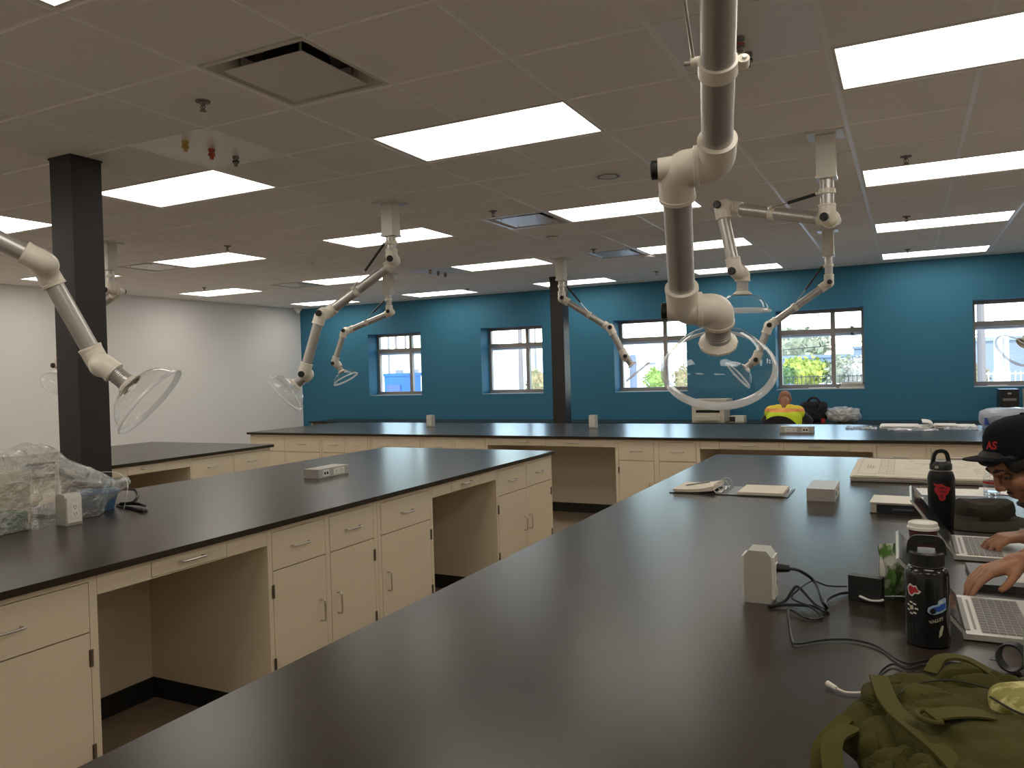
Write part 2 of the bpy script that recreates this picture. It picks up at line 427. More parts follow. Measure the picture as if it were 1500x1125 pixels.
# dark steel columns
for k, (x0, x1, y0, y1) in enumerate(((-4.54, -4.344, 2.98, 3.175), (-4.56, -4.36, 10.36, 10.56))):
    t = thing('structural_column', ['thick dark brown square column beside the bag-covered bench', 'distant dark brown square column in front of the teal wall'][k], 'column', (x0, y0, 0), 0, 'dark steel columns')
    mk('shaft', B(0, x1-x0, 0, y1-y0, .01, ZC), M_col, t, bevel=.008)
    bm = bmesh.new(); w = x1-x0; e = .012
    box(bm, -e, w+e, -e, 0, 0, .1); box(bm, -e, w+e, w, w+e, 0, .1); box(bm, -e, 0, 0, w, 0, .1); box(bm, w, w+e, 0, w, 0, .1)
    mk('base_trim', bm, M_toe, t)
    bm = bmesh.new(); box(bm, -.006, w+.006, -.006, 0, ZC-.012, ZC); box(bm, -.006, w+.006, w, w+.006, ZC-.012, ZC); box(bm, -.006, 0, 0, w, ZC-.012, ZC); box(bm, w, w+.006, 0, w, ZC-.012, ZC)
    mk('ceiling_collar', bm, M_col, t)

# ------------------------------------------------------------------ laboratory benches
BZ = .914; TH = .026; CTOP = BZ-TH
def handle_mesh(L, vertical):
    bm = bmesh.new(); a = L/2
    pts = [(-a, 0, 0), (-a, -.028, 0), (a, -.028, 0), (a, 0, 0)]
    if vertical: pts = [(0, y, x) for x, y, z in pts]
    sweep(bm, fillet(pts, .01, 4), .0045, 8)
    return mesh_from(bm, 'handle', M_steel, True, 0, .8)
H_D, H_V = handle_mesh(.112, False), handle_mesh(.102, True)
bm = bmesh.new(); cyl(bm, (0, -.004, -.03), (0, -.004, .03), .0045, n=8); box(bm, -.008, .008, -.0025, 0, -.03, .03)
HINGE = mesh_from(bm, 'hinge', M_hinge)

def front_piece(kind, x0, x1, z0, z1, par, handle_at=None, hinge_x=None):
    o = mk(kind, B(0, x1-x0, -.001, .018, 0, z1-z0), M_cab, par, bevel=.0015); o.location = (x0, 0, z0)
    if kind == 'drawer':
        h = link('handle', H_D, o); h.location = ((x1-x0)/2, -.001, (z1-z0)*.52)
    else:
        h = link('handle', H_V, o); h.location = (handle_at-x0, -.001, .425-z0)
        for z in (.596, .26):
            g = link('hinge', HINGE, o); g.location = (hinge_x-x0, -.001, z-z0)
    return o

def cabinet(loc, rot, w, cells, depth, label, group, mid=True):
    """cells: list of (x0, x1, hinge side) in local x, front faces -y"""
    t = thing('base_cabinet', label, 'cabinet', (loc[0], loc[1], 0), rot, group)
    bm = bmesh.new()
    box(bm, 0, .018, .02, depth, .1, CTOP); box(bm, w-.018, w, .02, depth, .1, CTOP); box(bm, .018, w-.018, depth-.012, depth, .1, CTOP)
    box(bm, .018, w-.018, .02, depth-.012, .1, .118); box(bm, .018, w-.018, .02, depth-.012, CTOP-.012, CTOP)
    mk('body', bm, M_cab, t)
    bm = bmesh.new(); edges = [0]
    for a, b, s in cells: edges += [a, b]
    edges += [w]
    for q in range(0, len(edges), 2):
        a, b = edges[q], edges[q+1]
        z0 = .1
        if not mid and 0 < q < len(edges)-2: z0 = .687
        if b-a > .002: box(bm, a, b, 0, .02, z0, CTOP)
    for a, b, s in cells:
        box(bm, a, b, 0, .02, .866, CTOP)
    box(bm, cells[0][0], cells[-1][1], .0, .02, .1, .108)
    mk('face_frame', bm, M_cab, t)
    for a, b, s in cells:
        g = .003
        front_piece('drawer', a+g, b-g, .690, .863, t)
        if mid: x0, x1 = a+g, b-g
        else:
            x0 = a+g if a == cells[0][0] else a-(a-cells[cells.index((a, b, s))-1][1])/2+.0015
            x1 = b-g if b == cells[-1][1] else b+(cells[cells.index((a, b, s))+1][0]-b)/2-.0015
        front_piece('door', x0, x1, .111, .685, t, x1-.045 if s == 'l' else x0+.045, x0-.002 if s == 'l' else x1+.002)
    mk('toe_kick', B(0, w, .06, depth, 0, .1), M_toe, t)
    return t

def knee(loc, rot, w, draws, depth, label, group):
    t = thing('knee_space_unit', label, 'desk unit', (loc[0], loc[1], 0), rot, group)
    bm = bmesh.new(); z0, z1 = .818, .882; e = [0]
    for a, b in draws: e += [a-.003, b+.003]
    e += [w]
    for q in range(0, len(e), 2): box(bm, e[q], e[q+1], 0, .02, z0-.006, CTOP)
    for a, b in draws: box(bm, a-.003, b+.003, 0, .02, z0-.006, z0-.003); box(bm, a-.003, b+.003, 0, .02, z1+.003, CTOP)
    mk('apron', bm, M_cab, t)
    for a, b in draws: front_piece('drawer', a, b, z0, z1, t)
    mk('back_panel', B(0, w, depth-.015, depth, .1, CTOP), M_cab, t)
    mk('toe_kick', B(0, w, depth-.025, depth, 0, .1), M_toe, t)
    mk('drawer_box', B(.02, w-.02, .02, .45, z0, CTOP-.004), M_cabin, t)
    return t

def worktop(label, x0, x1, y0, y1):
    return tag(mk('worktop', B(x0, x1, y0, y1, BZ-TH, BZ), M_top, None, bevel=.003), label, 'worktop')

R90, R270 = pi/2, -pi/2
# bench B: front faces +x (rot +90deg: local x -> +y, local -y -> +x)
XB = -2.595; GB = 'cabinets under the bag-covered bench'
def onB(y0): return (XB, y0)
worktop('long dark worktop carrying the plastic-covered equipment, behind the foreground bench', -4.25, -2.57, .15, 5.86)
cabinet(onB(.2), R90, .96, [(.03, .465, 'l'), (.495, .93, 'r')], .80, 'beige double cabinet at the viewer end of the bag-covered bench', GB)
cabinet(onB(1.165), R90, .655, [(.03, .625, 'r')], .80, 'wide single-door beige cabinet left of the open knee space', GB)
knee(onB(1.822), R90, .832, [(.227, .595)], .80, 'deep open knee space with slim drawer, nearest the viewer', 'knee spaces')
cabinet(onB(2.656), R90, .820, [(.026, .393, 'l'), (.424, .790, 'r')], .80, 'beige double cabinet in the middle of the bag-covered bench', GB)
cabinet(onB(3.478), R90, .560, [(.03, .533, 'r')], .80, 'single-door beige cabinet beside the second knee space', GB)
knee(onB(4.040), R90, .825, [(.225, .589)], .80, 'second knee space along the bag-covered bench', 'knee spaces')
cabinet(onB(4.867), R90, .966, [(.022, .460, 'l'), (.494, .940, 'r')], .80, 'beige double cabinet at the far end of the bag-covered bench', GB, mid=False)
def support(label, x0, x1, y0, y1):
    t = thing('bench_support', label, 'bench base', (x0, y0, 0)); w, d = x1-x0, y1-y0
    mk('carcass', B(0, w, 0, d, .1, CTOP), M_cab, t); mk('toe_kick', B(.04, w-.04, .04, d-.04, 0, .1), M_toe, t)
    n = max(2, int(max(w, d)/.6)); bm = None
    for q in range(n):
        if d > w: p = mk('panel', B(-.006, 0, d*q/n+.01, d*(q+1)/n-.01, .12, CTOP-.02), M_cab, t)
        else: p = mk('panel', B(w*q/n+.01, w*(q+1)/n-.01, d, d+.006, .12, CTOP-.02), M_cab, t)
support('plain beige rear base of the bag-covered bench', -4.215, -3.40, .2, 5.833)
# bench D
worktop('dark worktop of the bench beyond the dark column', -7.40, -5.63, .6, 5.90)
XD = -5.655; GD = 'cabinets under the bench beyond the dark column'
cabinet((XD, 2.0), R90, 1.0, [(.03, .48, 'l'), (.52, .97, 'r')], .85, 'beige double cabinet hidden behind the bag-covered bench', GD)
cabinet((XD, 3.01), R90, 1.03, [(.03, .50, 'l'), (.53, 1.0, 'r')], .85, 'beige double cabinet behind the dark column', GD)
knee((XD, 4.048), R90, .845, [(.225, .590)], .85, 'knee space with slim drawer on the bench beyond the column', 'knee spaces')
cabinet((XD, 4.895), R90, .975, [(.015, .487, 'l'), (.503, .948, 'r')], .85, 'beige double cabinet at the end of the bench beyond the column', GD, mid=False)
support('plain beige rear base of the bench beyond the column', -7.36, -6.51, .65, 5.87)
# bench C: front faces -y
worktop('long dark worktop running parallel to the teal wall', -7.285, 3.2, 7.17, 8.95)
YC = 7.197; GC = 'cabinets under the bench parallel to the teal wall'
for x0, x1, c, lab in ((-7.25, -6.14, [(.0, .545), (.566, 1.085)], 'at the left end of the bench parallel to the teal wall'),
                  (-6.135, -5.435, [(.026, .336), (.371, .671)], 'second from the left end of the bench parallel to the teal wall'),
                  (-5.43, -4.735, [(.027, .335), (.354, .669)], 'third from the left end of the bench parallel to the teal wall'),
                  (-4.733, -3.925, [(.025, .380), (.414, .779)], 'just left of the wide knee space below the teal wall'),
                  (-2.525, -1.71, [(.031, .382), (.428, .782)], 'between the two wide knee spaces below the teal wall'),
                  (-.265, .55, [(.026, .394), (.423, .79)], 'behind the foreground drawings, below the teal wall')):
    w = x1-x0; cc = [(max(a, .012), min(b, w-.012), 'l' if q == 0 else 'r') for q, (a, b) in enumerate(c)]
    cabinet((x0, YC), 0, w, cc, .86, 'beige double cabinet '+lab, GC)
knee((-3.923, YC), 0, 1.396, [(.163, .666), (.711, 1.213)], .86, 'wide knee space with two slim drawers behind the bag-covered bench', 'wide knee spaces')
knee((-1.708, YC), 0, 1.441, [(.176, .691), (.737, 1.26)], .86, 'wide knee space with two slim drawers behind the foreground bench', 'wide knee spaces')
knee((.552, YC), 0, 1.40, [(.16, .67), (.71, 1.22)], .86, 'wide knee space behind the person in the cap', 'wide knee spaces')
cabinet((1.955, YC), 0, 1.2, [(.03, .585, 'l'), (.615, 1.17, 'r')], .86, 'beige double cabinet at the right end of the bench parallel to the teal wall', GC)
support('plain beige rear base of the bench parallel to the teal wall', -7.25, 3.16, 8.075, 8.92)
# bench A (foreground)
worktop('large dark foreground worktop with laptops and backpack', -1.27, .52, .35, 5.86)
XA = -1.245; GA = 'cabinets under the foreground bench'
def onA(y1): return (XA, y1)
yy = 5.833
for kind, w in (('c', .966), ('k', .825), ('c', .56), ('c', .82), ('k', .832), ('c', .96)):
    lab = '%s of the foreground bench on the aisle side, %.1f from its far end' % ('', 0)
    if kind == 'c': cabinet(onA(yy), R270, w, ([(.03, w/2-.016, 'l'), (w/2+.016, w-.03, 'r')] if w > .6 else [(.03, w-.03, 'l')]), .80,
        {.966: 'double cabinet at the far end of the foreground bench, facing the aisle', .56: 'single-door cabinet under the middle of the foreground bench', .82: 'double cabinet under the middle of the foreground bench', .96: 'double cabinet at the viewer end of the foreground bench'}[w], GA)
    else: knee(onA(yy), R270, w, [(.225, .59)], .80, {.825: 'far knee space under the foreground bench aisle side', .832: 'near knee space under the foreground bench aisle side'}[w], 'knee spaces')
    yy -= w+.002
support('plain beige rear base under the foreground bench', -.43, .06, .4, 5.833)
# desk along the teal wall
t = thing('wall_desk', 'low dark-topped desk running along the teal wall under the windows', 'desk', (-9.83, 11.2, 0))
mk('desktop', B(0, 13.5, 0, .745, .735, .76), M_top, t)
for x in (.02, 2.6, 5.2, 7.0, 10.4, 13.45): mk('support_panel', B(x, x+.03, .05, .74, 0, .735), M_cab, t)

# ------------------------------------------------------------------ power outlets
def tall_outlet():
    t = thing('outlet_pedestal', '', 'power outlet', (0, 0, BZ), 0, 'tall bench outlet boxes')
    bm = bmesh.new()   # faces +-x
    vs = [(-.036, 0), (.036, 0), (.036, .128), (.024, .143), (-.024, .143), (-.036, .128)]
    A = [bm.verts.new((x, -.040, z)) for x, z in vs]; C = [bm.verts.new((x, .040, z)) for x, z in vs]
    bm.faces.new(A); bm.faces.new(C[::-1])
    for i in range(6): bm.faces.new((A[i], C[i], C[(i+1) % 6], A[(i+1) % 6]))
    mk('housing', bm, M_outlet, t, bevel=.002)
    for s in (-1, 1):
        bm = B(min(s*.036, s*.043), max(s*.036, s*.043), -.034, .034, .012, .126); p = mk('cover_plate', bm, M_plate, t, bevel=.002)
        bm = B(min(s*.043, s*.0455), max(s*.043, s*.0455), -.0175, .0175, .034, .104); mk('receptacle', bm, mat('receptacle_white', (.80, .78, .73), .35), p)
        bm = bmesh.new()
        for z in (.052, .086):
            for y in (-.006, .006): box(bm, min(s*.0454, s*.0460), max(s*.0454, s*.0460), y-.0012, y+.0012, z-.005, z+.005)
            cyl(bm, (s*.0454, 0, z-.010), (s*.0460, 0, z-.010), .0025, n=8)
        mk('slots', bm, M_dark, p)
    return t
def low_outlet():
    t = thing('outlet_raceway', '', 'power outlet', (0, 0, BZ), 0, 'low bench outlet boxes')
    mk('housing', B(-.062, .062, -.15, .15, 0, .058), M_outlet, t, bevel=.002)
    for s in (-1, 1):
        for yc, kind in ((-.08, 'data'), (.05, 'power')):
            a, b = sorted((s*.062, s*.0645))
            p = mk('cover_plate', B(a, b, yc-(.03 if kind == 'data' else .055), yc+(.03 if kind == 'data' else .055), .008, .05), M_plate, t)
            bm = bmesh.new(); a, b = sorted((s*.0644, s*.0650))
            if kind == 'data':
                for y in (-.012, .012): box(bm, a, b, yc+y-.008, yc+y+.008, .02, .036)
            else:
                for y in (-.026, .026):
                    for q in (-.006, .006): box(bm, a, b, yc+y+q-.0012, yc+y+q+.0012, .026, .036)
                    box(bm, a, b, yc+y-.002, yc+y+.002, .016, .02)
            mk('slots', bm, M_dark, p)
    bm = bmesh.new(); cyl(bm, (0, -.1505, .03), (0, -.1495, .03), .004, n=10); mk('end_screw', bm, M_steel, t)
    return t
tall0, low0 = tall_outlet(), low_outlet()
for k, (x, y, r, lab) in enumerate(((-.375, 2.245, 0, 'tall metal outlet box with a black plug, on the foreground bench'),
        (-3.50, 2.33, 0, 'tall outlet box beside the plastic-covered equipment'),
        (-5.33, 8.31, R90, 'tall outlet box on the far bench below the first window'),
        (-3.16, 8.29, R90, 'tall outlet box on the far bench right of the dark column'))):
    t = tall0 if k == 0 else copy_tree(tall0); t.location = (x, y, BZ); t.rotation_euler.z = r; t['label'] = lab
for k, (x, y, r, lab) in enumerate(((-.375, 4.10, 0, 'low grey outlet box between the ring binder and drawings'),
        (-3.45, 4.09, 0, 'low grey outlet box on the bag-covered bench'),
        (-.945, 7.90, R90, 'low grey outlet box on the far bench in front of the seated vest wearer'))):
    t = low0 if k == 0 else copy_tree(low0); t.location = (x, y, BZ); t.rotation_euler.z = r; t['label'] = lab

# ------------------------------------------------------------------ exhaust arms
def exhaust_arm(label, mount, Js, axis, side, post_h=.262, rt=.0385):
    """Js = three hinge centres; axis = direction the hood points; side = which side of the arm plane the lower tube runs on"""
    mount = V((*mount, ZC)); J1_, J2_, J3_ = [V(j) for j in Js]; axis = V(axis).normalized()
    t = thing('exhaust_arm', label, 'exhaust arm', mount, 0, 'fume exhaust arms hanging from the ceiling')
    d = J3_-J1_; d.z = 0; d.normalize(); h = V((d.y, -d.x, 0))*side      # h points to the seg-2 side
    o = .052; re = .0475
    def P(name, bm, m, par=None, **k):
        return mk(name, bm, m, par or t, world=True, **k)
    a = J1_ + h*o                                   # post axis
    pz = ZC-post_h
    bm = bmesh.new(); w = .054; box(bm, a.x-w, a.x+w, a.y-w, a.y+w, pz, ZC-.012); post = P('mounting_post', bm, M_post, bevel=.004)
    bm = bmesh.new(); box(bm, a.x-.10, a.x+.10, a.y-.10, a.y+.10, ZC-.012, ZC-.0005); P('ceiling_plate', bm, M_post, post, bevel=.002)
    bm = bmesh.new(); box(bm, a.x-w-.004, a.x+w+.004, a.y-w-.004, a.y+w+.004, pz-.004, pz+.012); P('post_foot', bm, M_post, post, bevel=.002)
    zc = J1_.z+.085
    bm = bmesh.new(); cyl(bm, (a.x, a.y, zc-.01), (a.x, a.y, pz), rt, n=24); P('swivel_tube', bm, M_alu, smooth=True)
    bm = bmesh.new(); lathe(bm, [(rt, 0), (rt+.009, .003), (rt+.009, .03), (rt, .033)], (a.x, a.y, (zc+pz)/2-.02), n=24); P('swivel_collar', bm, M_arm, smooth=True)
    s1a, s1b = J1_-h*o, J2_-h*o; s2a, s2b = J2_+h*o, J3_+h*o; s3 = J3_-h*o
    d1, d2 = (s1b-s1a).normalized(), (s2b-s2a).normalized()
    def elbow(J, sg, din, dout, li=.09, lo=.09, knob=1):
        bm = bmesh.new(); p, q = J+h*o*sg, J-h*o*sg
        path = fillet([p-din*li, p, q, q+dout*lo], .05, 8)
        sweep(bm, path, re, 24); e = P('elbow', bm, M_arm, smooth=True, angle=.9)
        bm = bmesh.new(); lathe(bm, [(re, -.008), (re+.006, -.006), (re+.006, .006), (re, .008)], J, h, 28); P('swivel_ring', bm, M_arm, e, smooth=True)
        for pt, dr in ((p-din*li, -din), (q+dout*lo, dout)):
            bm = bmesh.new(); lathe(bm, [(re, -.012), (re+.002, -.010), (re+.002, .0), (rt, .002)], pt, dr, 24); P('socket_lip', bm, M_arm, e, smooth=True)
        for ks in ((1,) if knob == 1 else (-1,) if knob == -1 else (1, -1)):
            b0 = J+h*ks*(o+.004)
            bm = bmesh.new(); cyl(bm, b0, b0+h*ks*.042, .033, .030, n=24); P('hinge_boss', bm, M_arm, e, smooth=True, angle=.6)
            b1 = b0+h*ks*.042
            bm = bmesh.new(); lathe(bm, [(.0, -.001), (.024, -.001), (.025, .003), (.025, .016), (.021, .019), (0, .0195)], b1, h*ks, 20); P('tension_knob', bm, M_black, e, smooth=True, angle=.6)
        return e
    dn = V((0, 0, -1))
    elbow(J1_, 1, dn, d1, .08, .09, 2)
    elbow(J2_, -1, d1, d2, .09, .09, 1)
    elbow(J3_, 1, d2, axis, .09, .055, 1)
    bm = bmesh.new(); cyl(bm, s1a+d1*.06, s1b-d1*.06, rt, n=24); P('upper_tube', bm, M_alu, smooth=True)
    bm = bmesh.new(); cyl(bm, s2a+d2*.06, s2b-d2*.06, rt, n=24); P('lower_tube', bm, M_alu, smooth=True)
    # strip cover on lower tube
    L1 = (s1b-s1a).length; mid = s1a+d1*(L1*.56); up = (V((0, 0, 1))-d1*d1.z).normalized()
    bm = bmesh.new(); lathe(bm, [(rt, -.02), (rt+.006, -.018), (rt+.006, .018), (rt, .02)], mid, d1, 24)
    cl = P('clamp', bm, M_arm, smooth=True, angle=.6)
    bm = bmesh.new(); lug = mid+up*(rt*.55)+h*(rt+.014)
    cyl(bm, lug-h*.022, lug+h*.008, .013, n=12)
    P('clamp_lug', bm, M_arm, cl, smooth=True, angle=.6)
    ear = mid-h*(rt+.016)+up*.006
    bm = bmesh.new(); cyl(bm, ear-d1*.011, ear+d1*.011, .014, n=14); P('clamp_ear', bm, M_arm, cl, smooth=True, angle=.6)
    bm = bmesh.new(); cyl(bm, ear-d1*.017-h*.003, ear+d1*.017-h*.003, .0055, n=8); P('clamp_bolt', bm, M_steel, cl)
    bm = bmesh.new(); cyl(bm, lug-h*.022, lug+h*.022, .005, n=8); P('clamp_bolt', bm, M_steel, cl)
    top = V((a.x, a.y, (zc+pz)/2-.006)) + d*(rt+.018)
    rel = lug-top; m0 = top+rel*.60
    bm = bmesh.new(); cyl(bm, top, m0, .0105, n=14); gs = P('gas_spring', bm, M_black, smooth=True, angle=.6)
    bm = bmesh.new(); cyl(bm, m0, lug, .004, n=8); P('spring_rod', bm, M_steel, gs, smooth=True)
    bm = bmesh.new(); cyl(bm, V((a.x, a.y, top.z))+d*rt*.6, top, .009, n=8); cyl(bm, top-h*.012, top+h*.012, .009, n=10); P('spring_bracket', bm, M_arm, gs, smooth=True, angle=.6)
    # hood
    n0 = s3+axis*.05
    bm = bmesh.new(); prof = [(rt, 0)]
    for q in range(6): prof += [(rt, .006+q*.008), (rt-.003, .008+q*.008), (rt-.003, .012+q*.008), (rt, .0135+q*.008)]
    lathe(bm, prof+[(rt, .075)], n0, axis, 24); P('damper_neck', bm, M_alu, smooth=True, angle=.9)
    n1 = n0+axis*.068
    bm = bmesh.new(); lathe(bm, [(rt, 0), (rt+.006, .002), (rt+.012, .008), (rt+.020, .014), (rt+.020, .022), (rt+.010, .024)], n1, axis, 28); fl = P('hood_flange', bm, M_arm, smooth=True, angle=.7)
    bm = bmesh.new(); x_, y_, _ = frame_of(axis)
    for q in range(12):
        c = n1+axis*.0145+(x_*cos(q*pi/6)+y_*sin(q*pi/6))*(rt+.0195); cyl(bm, c, c+axis*.008, .003, n=6)
    P('flange_studs', bm, M_arm, fl)
    n2 = n1+axis*.018
    prof = [(rt+.006, 0), (.056, .003), (.085, .010), (.110, .022), (.132, .040), (.150, .062), (.161, .083), (.166, .097)]
    bm = bmesh.new(); lathe(bm, prof, n2, axis, 48); hd = P('hood', bm, M_hood, smooth=True)
    bm = bmesh.new(); lathe(bm, [(.166, .096), (.172, .0985), (.180, .104), (.184, .111), (.181, .117), (.174, .113), (.168, .104), (.1662, .096)], n2, axis, 48); P('hood_rim', bm, M_rim, hd, smooth=True)
    return t

def hor(deg): return V((cos(radians(deg)), sin(radians(deg)), 0))
def ax(deg, down):
    return hor(deg)*cos(radians(down)) - V((0, 0, sin(radians(down))))
u1 = V((-.227, .974, 0)).normalized()
exhaust_arm('large cream exhaust arm hanging in front, its clear hood over the foreground bench', (-.338, 1.453),
            [(-.338, 1.453, 2.43), (-.479, 2.054, 2.084), (-.555, 2.385, 1.737)], u1*cos(radians(47))-V((0, 0, sin(radians(47)))), -1)
exhaust_arm('cream exhaust arm whose hood hangs beside the thick dark column', (-3.55, 1.45),
            [(-3.55, 1.45, 2.43), (-3.23, 2.085, 2.07), (-3.14, 2.265, 1.645)], ax(35, 42), -1)
exhaust_arm('cream exhaust arm reaching left, hood in front of the white wall', (-3.60, 5.142),
            [(-3.60, 5.142, 2.47), (-4.15, 4.94, 2.07), (-4.30, 4.89, 1.595)], ax(205, 38), -1)
exhaust_arm('cream exhaust arm folded with its hood facing down, right of the big front arm', (-.389, 5.052),
            [(-.389, 5.052, 2.42), (-1.04, 5.22, 2.60), (-.955, 5.20, 2.165)], ax(165, 88), -1)
exhaust_arm('far exhaust arm by the teal wall, hood over the first window', (-6.15, 8.68),
            [(-6.15, 8.68, 2.415), (-6.76, 8.50, 2.185), (-6.92, 8.46, 1.75)], ax(15, 62), -1)
exhaust_arm('far exhaust arm in front of the distant dark column, hood over the third window', (-3.72, 8.82),
            [(-3.72, 8.82, 2.44), (-3.19, 9.01, 2.065), (-3.03, 9.07, 1.715)], ax(20, 52), 1)
exhaust_arm('far exhaust arm seen through the big clear hood, beside the papers window', (-.70, 8.67),
            [(-.70, 8.67, 2.385), (-1.28, 8.57, 1.975), (-1.42, 8.55, 1.62)], ax(200, 40), -1)
exhaust_arm('exhaust arm mostly hidden behind the thick dark column', (-6.83, 5.09),
            [(-6.83, 5.09, 2.46), (-7.42, 5.06, 2.19), (-7.60, 5.05, 1.76)], ax(180, 50), -1)
exhaust_arm('exhaust arm cut by the picture edge, hood over the rightmost window', (2.05, 8.75),
            [(2.05, 8.75, 2.42), (1.35, 8.62, 2.20), (1.04, 8.45, 1.78)], ax(215, 38), -1)

# ------------------------------------------------------------------ outside the windows
def ext(u, v, y):
    d = ray(u, v); t_ = y/d.y; return V((d.x*t_, y, CZ+d.z*t_))
M_ground = mat('pale_concrete', (.62, .60, .56), .9, var=(.5, (.55, .53, .50)))
tag(mk('ground', B(-120, 60, YB+WT+.02, 160, -.3, -.12), M_ground), 'pale sunlit concrete yard outside', kind='structure')
t = thing('sunshade_ledge', 'light metal sunshade ledge outside the windows', 'sunshade', (XL, YB+WT+.003, 1.97))
mk('ledge', B(0, 15.0, 0, .52, 0, .05), mat('sunshade_metal', (.62, .56, .52), .6), t)
for q in range(13): mk('bracket', B(.3+q*1.2, .34+q*1.2, 0, .45, -.0, .12), M_wframe, t)
roof = tag(mk('roof', B(XL-.4, XR+.4, YF-.4, YB+WT, ZC+.3, ZC+.6), M_white), 'flat building roof', kind='structure')

def building(label, p0, p1, depth, h, m, wins=(), trim=None):
    t = thing('warehouse', label, 'building', (p0[0], p0[1], -.12)); w = p1[0]-p0[0]
    mk('wall', B(0, w, 0, depth, 0, h+.12), m, t)
    mk('parapet', B(-.1, w+.1, -.12, depth+.1, h+.12, h+.34), trim or m, t)
    for (a, b, c, d) in wins:
        f = mk('window', B(a*w, b*w, -.05, .02, c*h, d*h), M_wframe, t); mk('pane', B(a*w+.08, b*w-.08, -.07, -.05, c*h+.08, d*h-.08), mat('far_glass', (.12, .16, .20), .15), f)
    return t
M_wb = mat('white_stucco', (.86, .85, .82), .9); M_bb = mat('blue_grey_cladding', (.15, .20, .26), .8, var=(.8, (.19, .24, .29))); M_gb = mat('grey_block', (.20, .23, .27), .8)
a, b = ext(556, 515, 46), ext(640, 515, 46); building('white flat-roofed building outside the first window', (a.x-6, 46), (b.x+1, 46), 10, ext(600, 519, 46).z, M_wb, [(.62, .68, .55, .7), (.73, .79, .55, .7)])
a, b = ext(712, 520, 44), ext(752, 520, 44); building('white building filling the left of the second window', (a.x-1, 44), (b.x, 44), 9, ext(730, 523, 44).z, M_wb)
a, b = ext(752, 525, 52), ext(800, 525, 52); building('blue-grey building with rooftop units outside the second window', (a.x+.3, 55), (b.x+2, 55), 10, ext(770, 531, 55).z, M_bb, [(.1, .25, .5, .75), (.35, .5, .5, .75), (.6, .75, .5, .75)])
a, b = ext(900, 520, 48), ext(1012, 520, 48); building('long white building outside the third window', (a.x-1, 48), (b.x+1, 48), 10, ext(950, 524, 48).z, M_wb, [(.30, .36, .84, .93), (.45, .54, .84, .93)])
a, b = ext(1135, 520, 62), ext(1285, 520, 62); building('blue-grey building behind the shrubs', (a.x-3, 62), (b.x+1, 62), 12, ext(1200, 524, 62).z, M_bb)
a, b = ext(1240, 511, 66), ext(1275, 511, 66); building('taller grey shed at the right of the papers window', (a.x, 75), (b.x+3, 75), 8, ext(1250, 511, 75).z, M_gb, trim=M_bb)
a, b = ext(1410, 500, 50), ext(1560, 500, 50); building('grey building outside the rightmost window', (a.x, 50), (b.x, 50), 10, ext(1460, 499, 50).z, M_gb, trim=mat('dark_trim', (.25, .28, .31), .7))

def portable(label, x, y, w, d, h, m, m2):
    t = thing('portable_toilet', label, 'portable toilet', (x, y, -.12))
    mk('cabin', B(0, w, 0, d, .08, h), m, t, bevel=.03)
    mk('skid', B(-.03, w+.03, -.03, d+.03, 0, .08), M_grey, t)
    dr = mk('door', B(w*.16, w*.84, -.04, 0, .15, h-.22), m2, t, bevel=.01)
    mk('door_emblem', (lambda bm: (lathe(bm, [(.10, 0), (.10, .012), (.075, .012), (.075, 0)], (w*.5, -.04, h*.62), (0, -1, 0), 20), bm)[1])(bmesh.new()), m, dr)
    mk('latch', B(w*.74, w*.78, -.06, -.04, h*.48, h*.56), M_black, dr)
    mk('roof', B(-.02, w+.02, -.02, d+.02, h, h+.08), m, t, bevel=.03)
M_pt = mat('blue_plastic', (.02, .14, .40), .5); M_pt2 = mat('dull_blue_plastic', (.07, .13, .30), .5); M_cy = mat('cyan_plastic', (.01, .22, .33), .5)
p = ext(563.5, 575, 17); portable('blue portable toilet outside the first window', p.x, 17, .62, .8, 1.66, M_pt, M_pt2)
t = thing('waste_container', 'bright cyan container right of the blue portable toilet', 'container', (ext(593, 575, 17.6).x+.2, 18.1, -.12))
mk('tub', B(0, 1.5, 0, .9, .1, 1.02), M_cy, t, bevel=.02); mk('lid', B(-.04, 1.54, -.04, .94, 1.02, 1.1), M_cy, t, bevel=.02)
for x in (.1, 1.3): mk('wheel', (lambda bm: (cyl(bm, (x, .1, .1), (x, .16, .1), .1, n=14), bm)[1])(bmesh.new()), M_black, t)

def pole(label, u, y, top, r=.09, arm=None, m=None):
    t = thing('utility_pole', label, 'pole', (ext(u, 540, y).x, y, -.12))
    bm = bmesh.new(); cyl(bm, (0, 0, 0), (0, 0, top), r, r*.7, n=10); mk('pole_shaft', bm, m or mat('pole_wood', (.20, .17, .15), .8), t, smooth=True)
    if arm:
        bm = bmesh.new(); cyl(bm, (0, 0, top-.1), (arm, 0, top-.05), r*.5, n=8); mk('crossarm', bm, M_grey, t)
        mk('lamp_head', B(min(arm, arm*.6), max(arm, arm*.6), -.12, .12, top-.08, top+.02), M_grey, t)
pole('street lamp pole outside the first window', 570, 30, 4.3, .07, -.7, M_grey)
pole('pale utility pole high in the first window', 581, 58.5, 9, .16)
pole('thin pole beside the pale pole in the first window', 595, 60, 9, .12)
pole('dark pole in the middle of the second window', 763, 36, 7, .13)
pole('lamp pole at the right edge of the second window', 785, 40, 5.6, .07, .7, M_grey)
pole('thick dark post near the left of the rightmost window', 1438, 22, 6, .10)
pole('white steel post in the rightmost window', 1463, 27, 6, .13, None, M_wb)
pole('slim white post beside the thick white one', 1475, 27, 6, .07, None, M_wb)
pole('grey standing post outside the third window', 927.5, 20, 2.05, .12, None, M_gb)

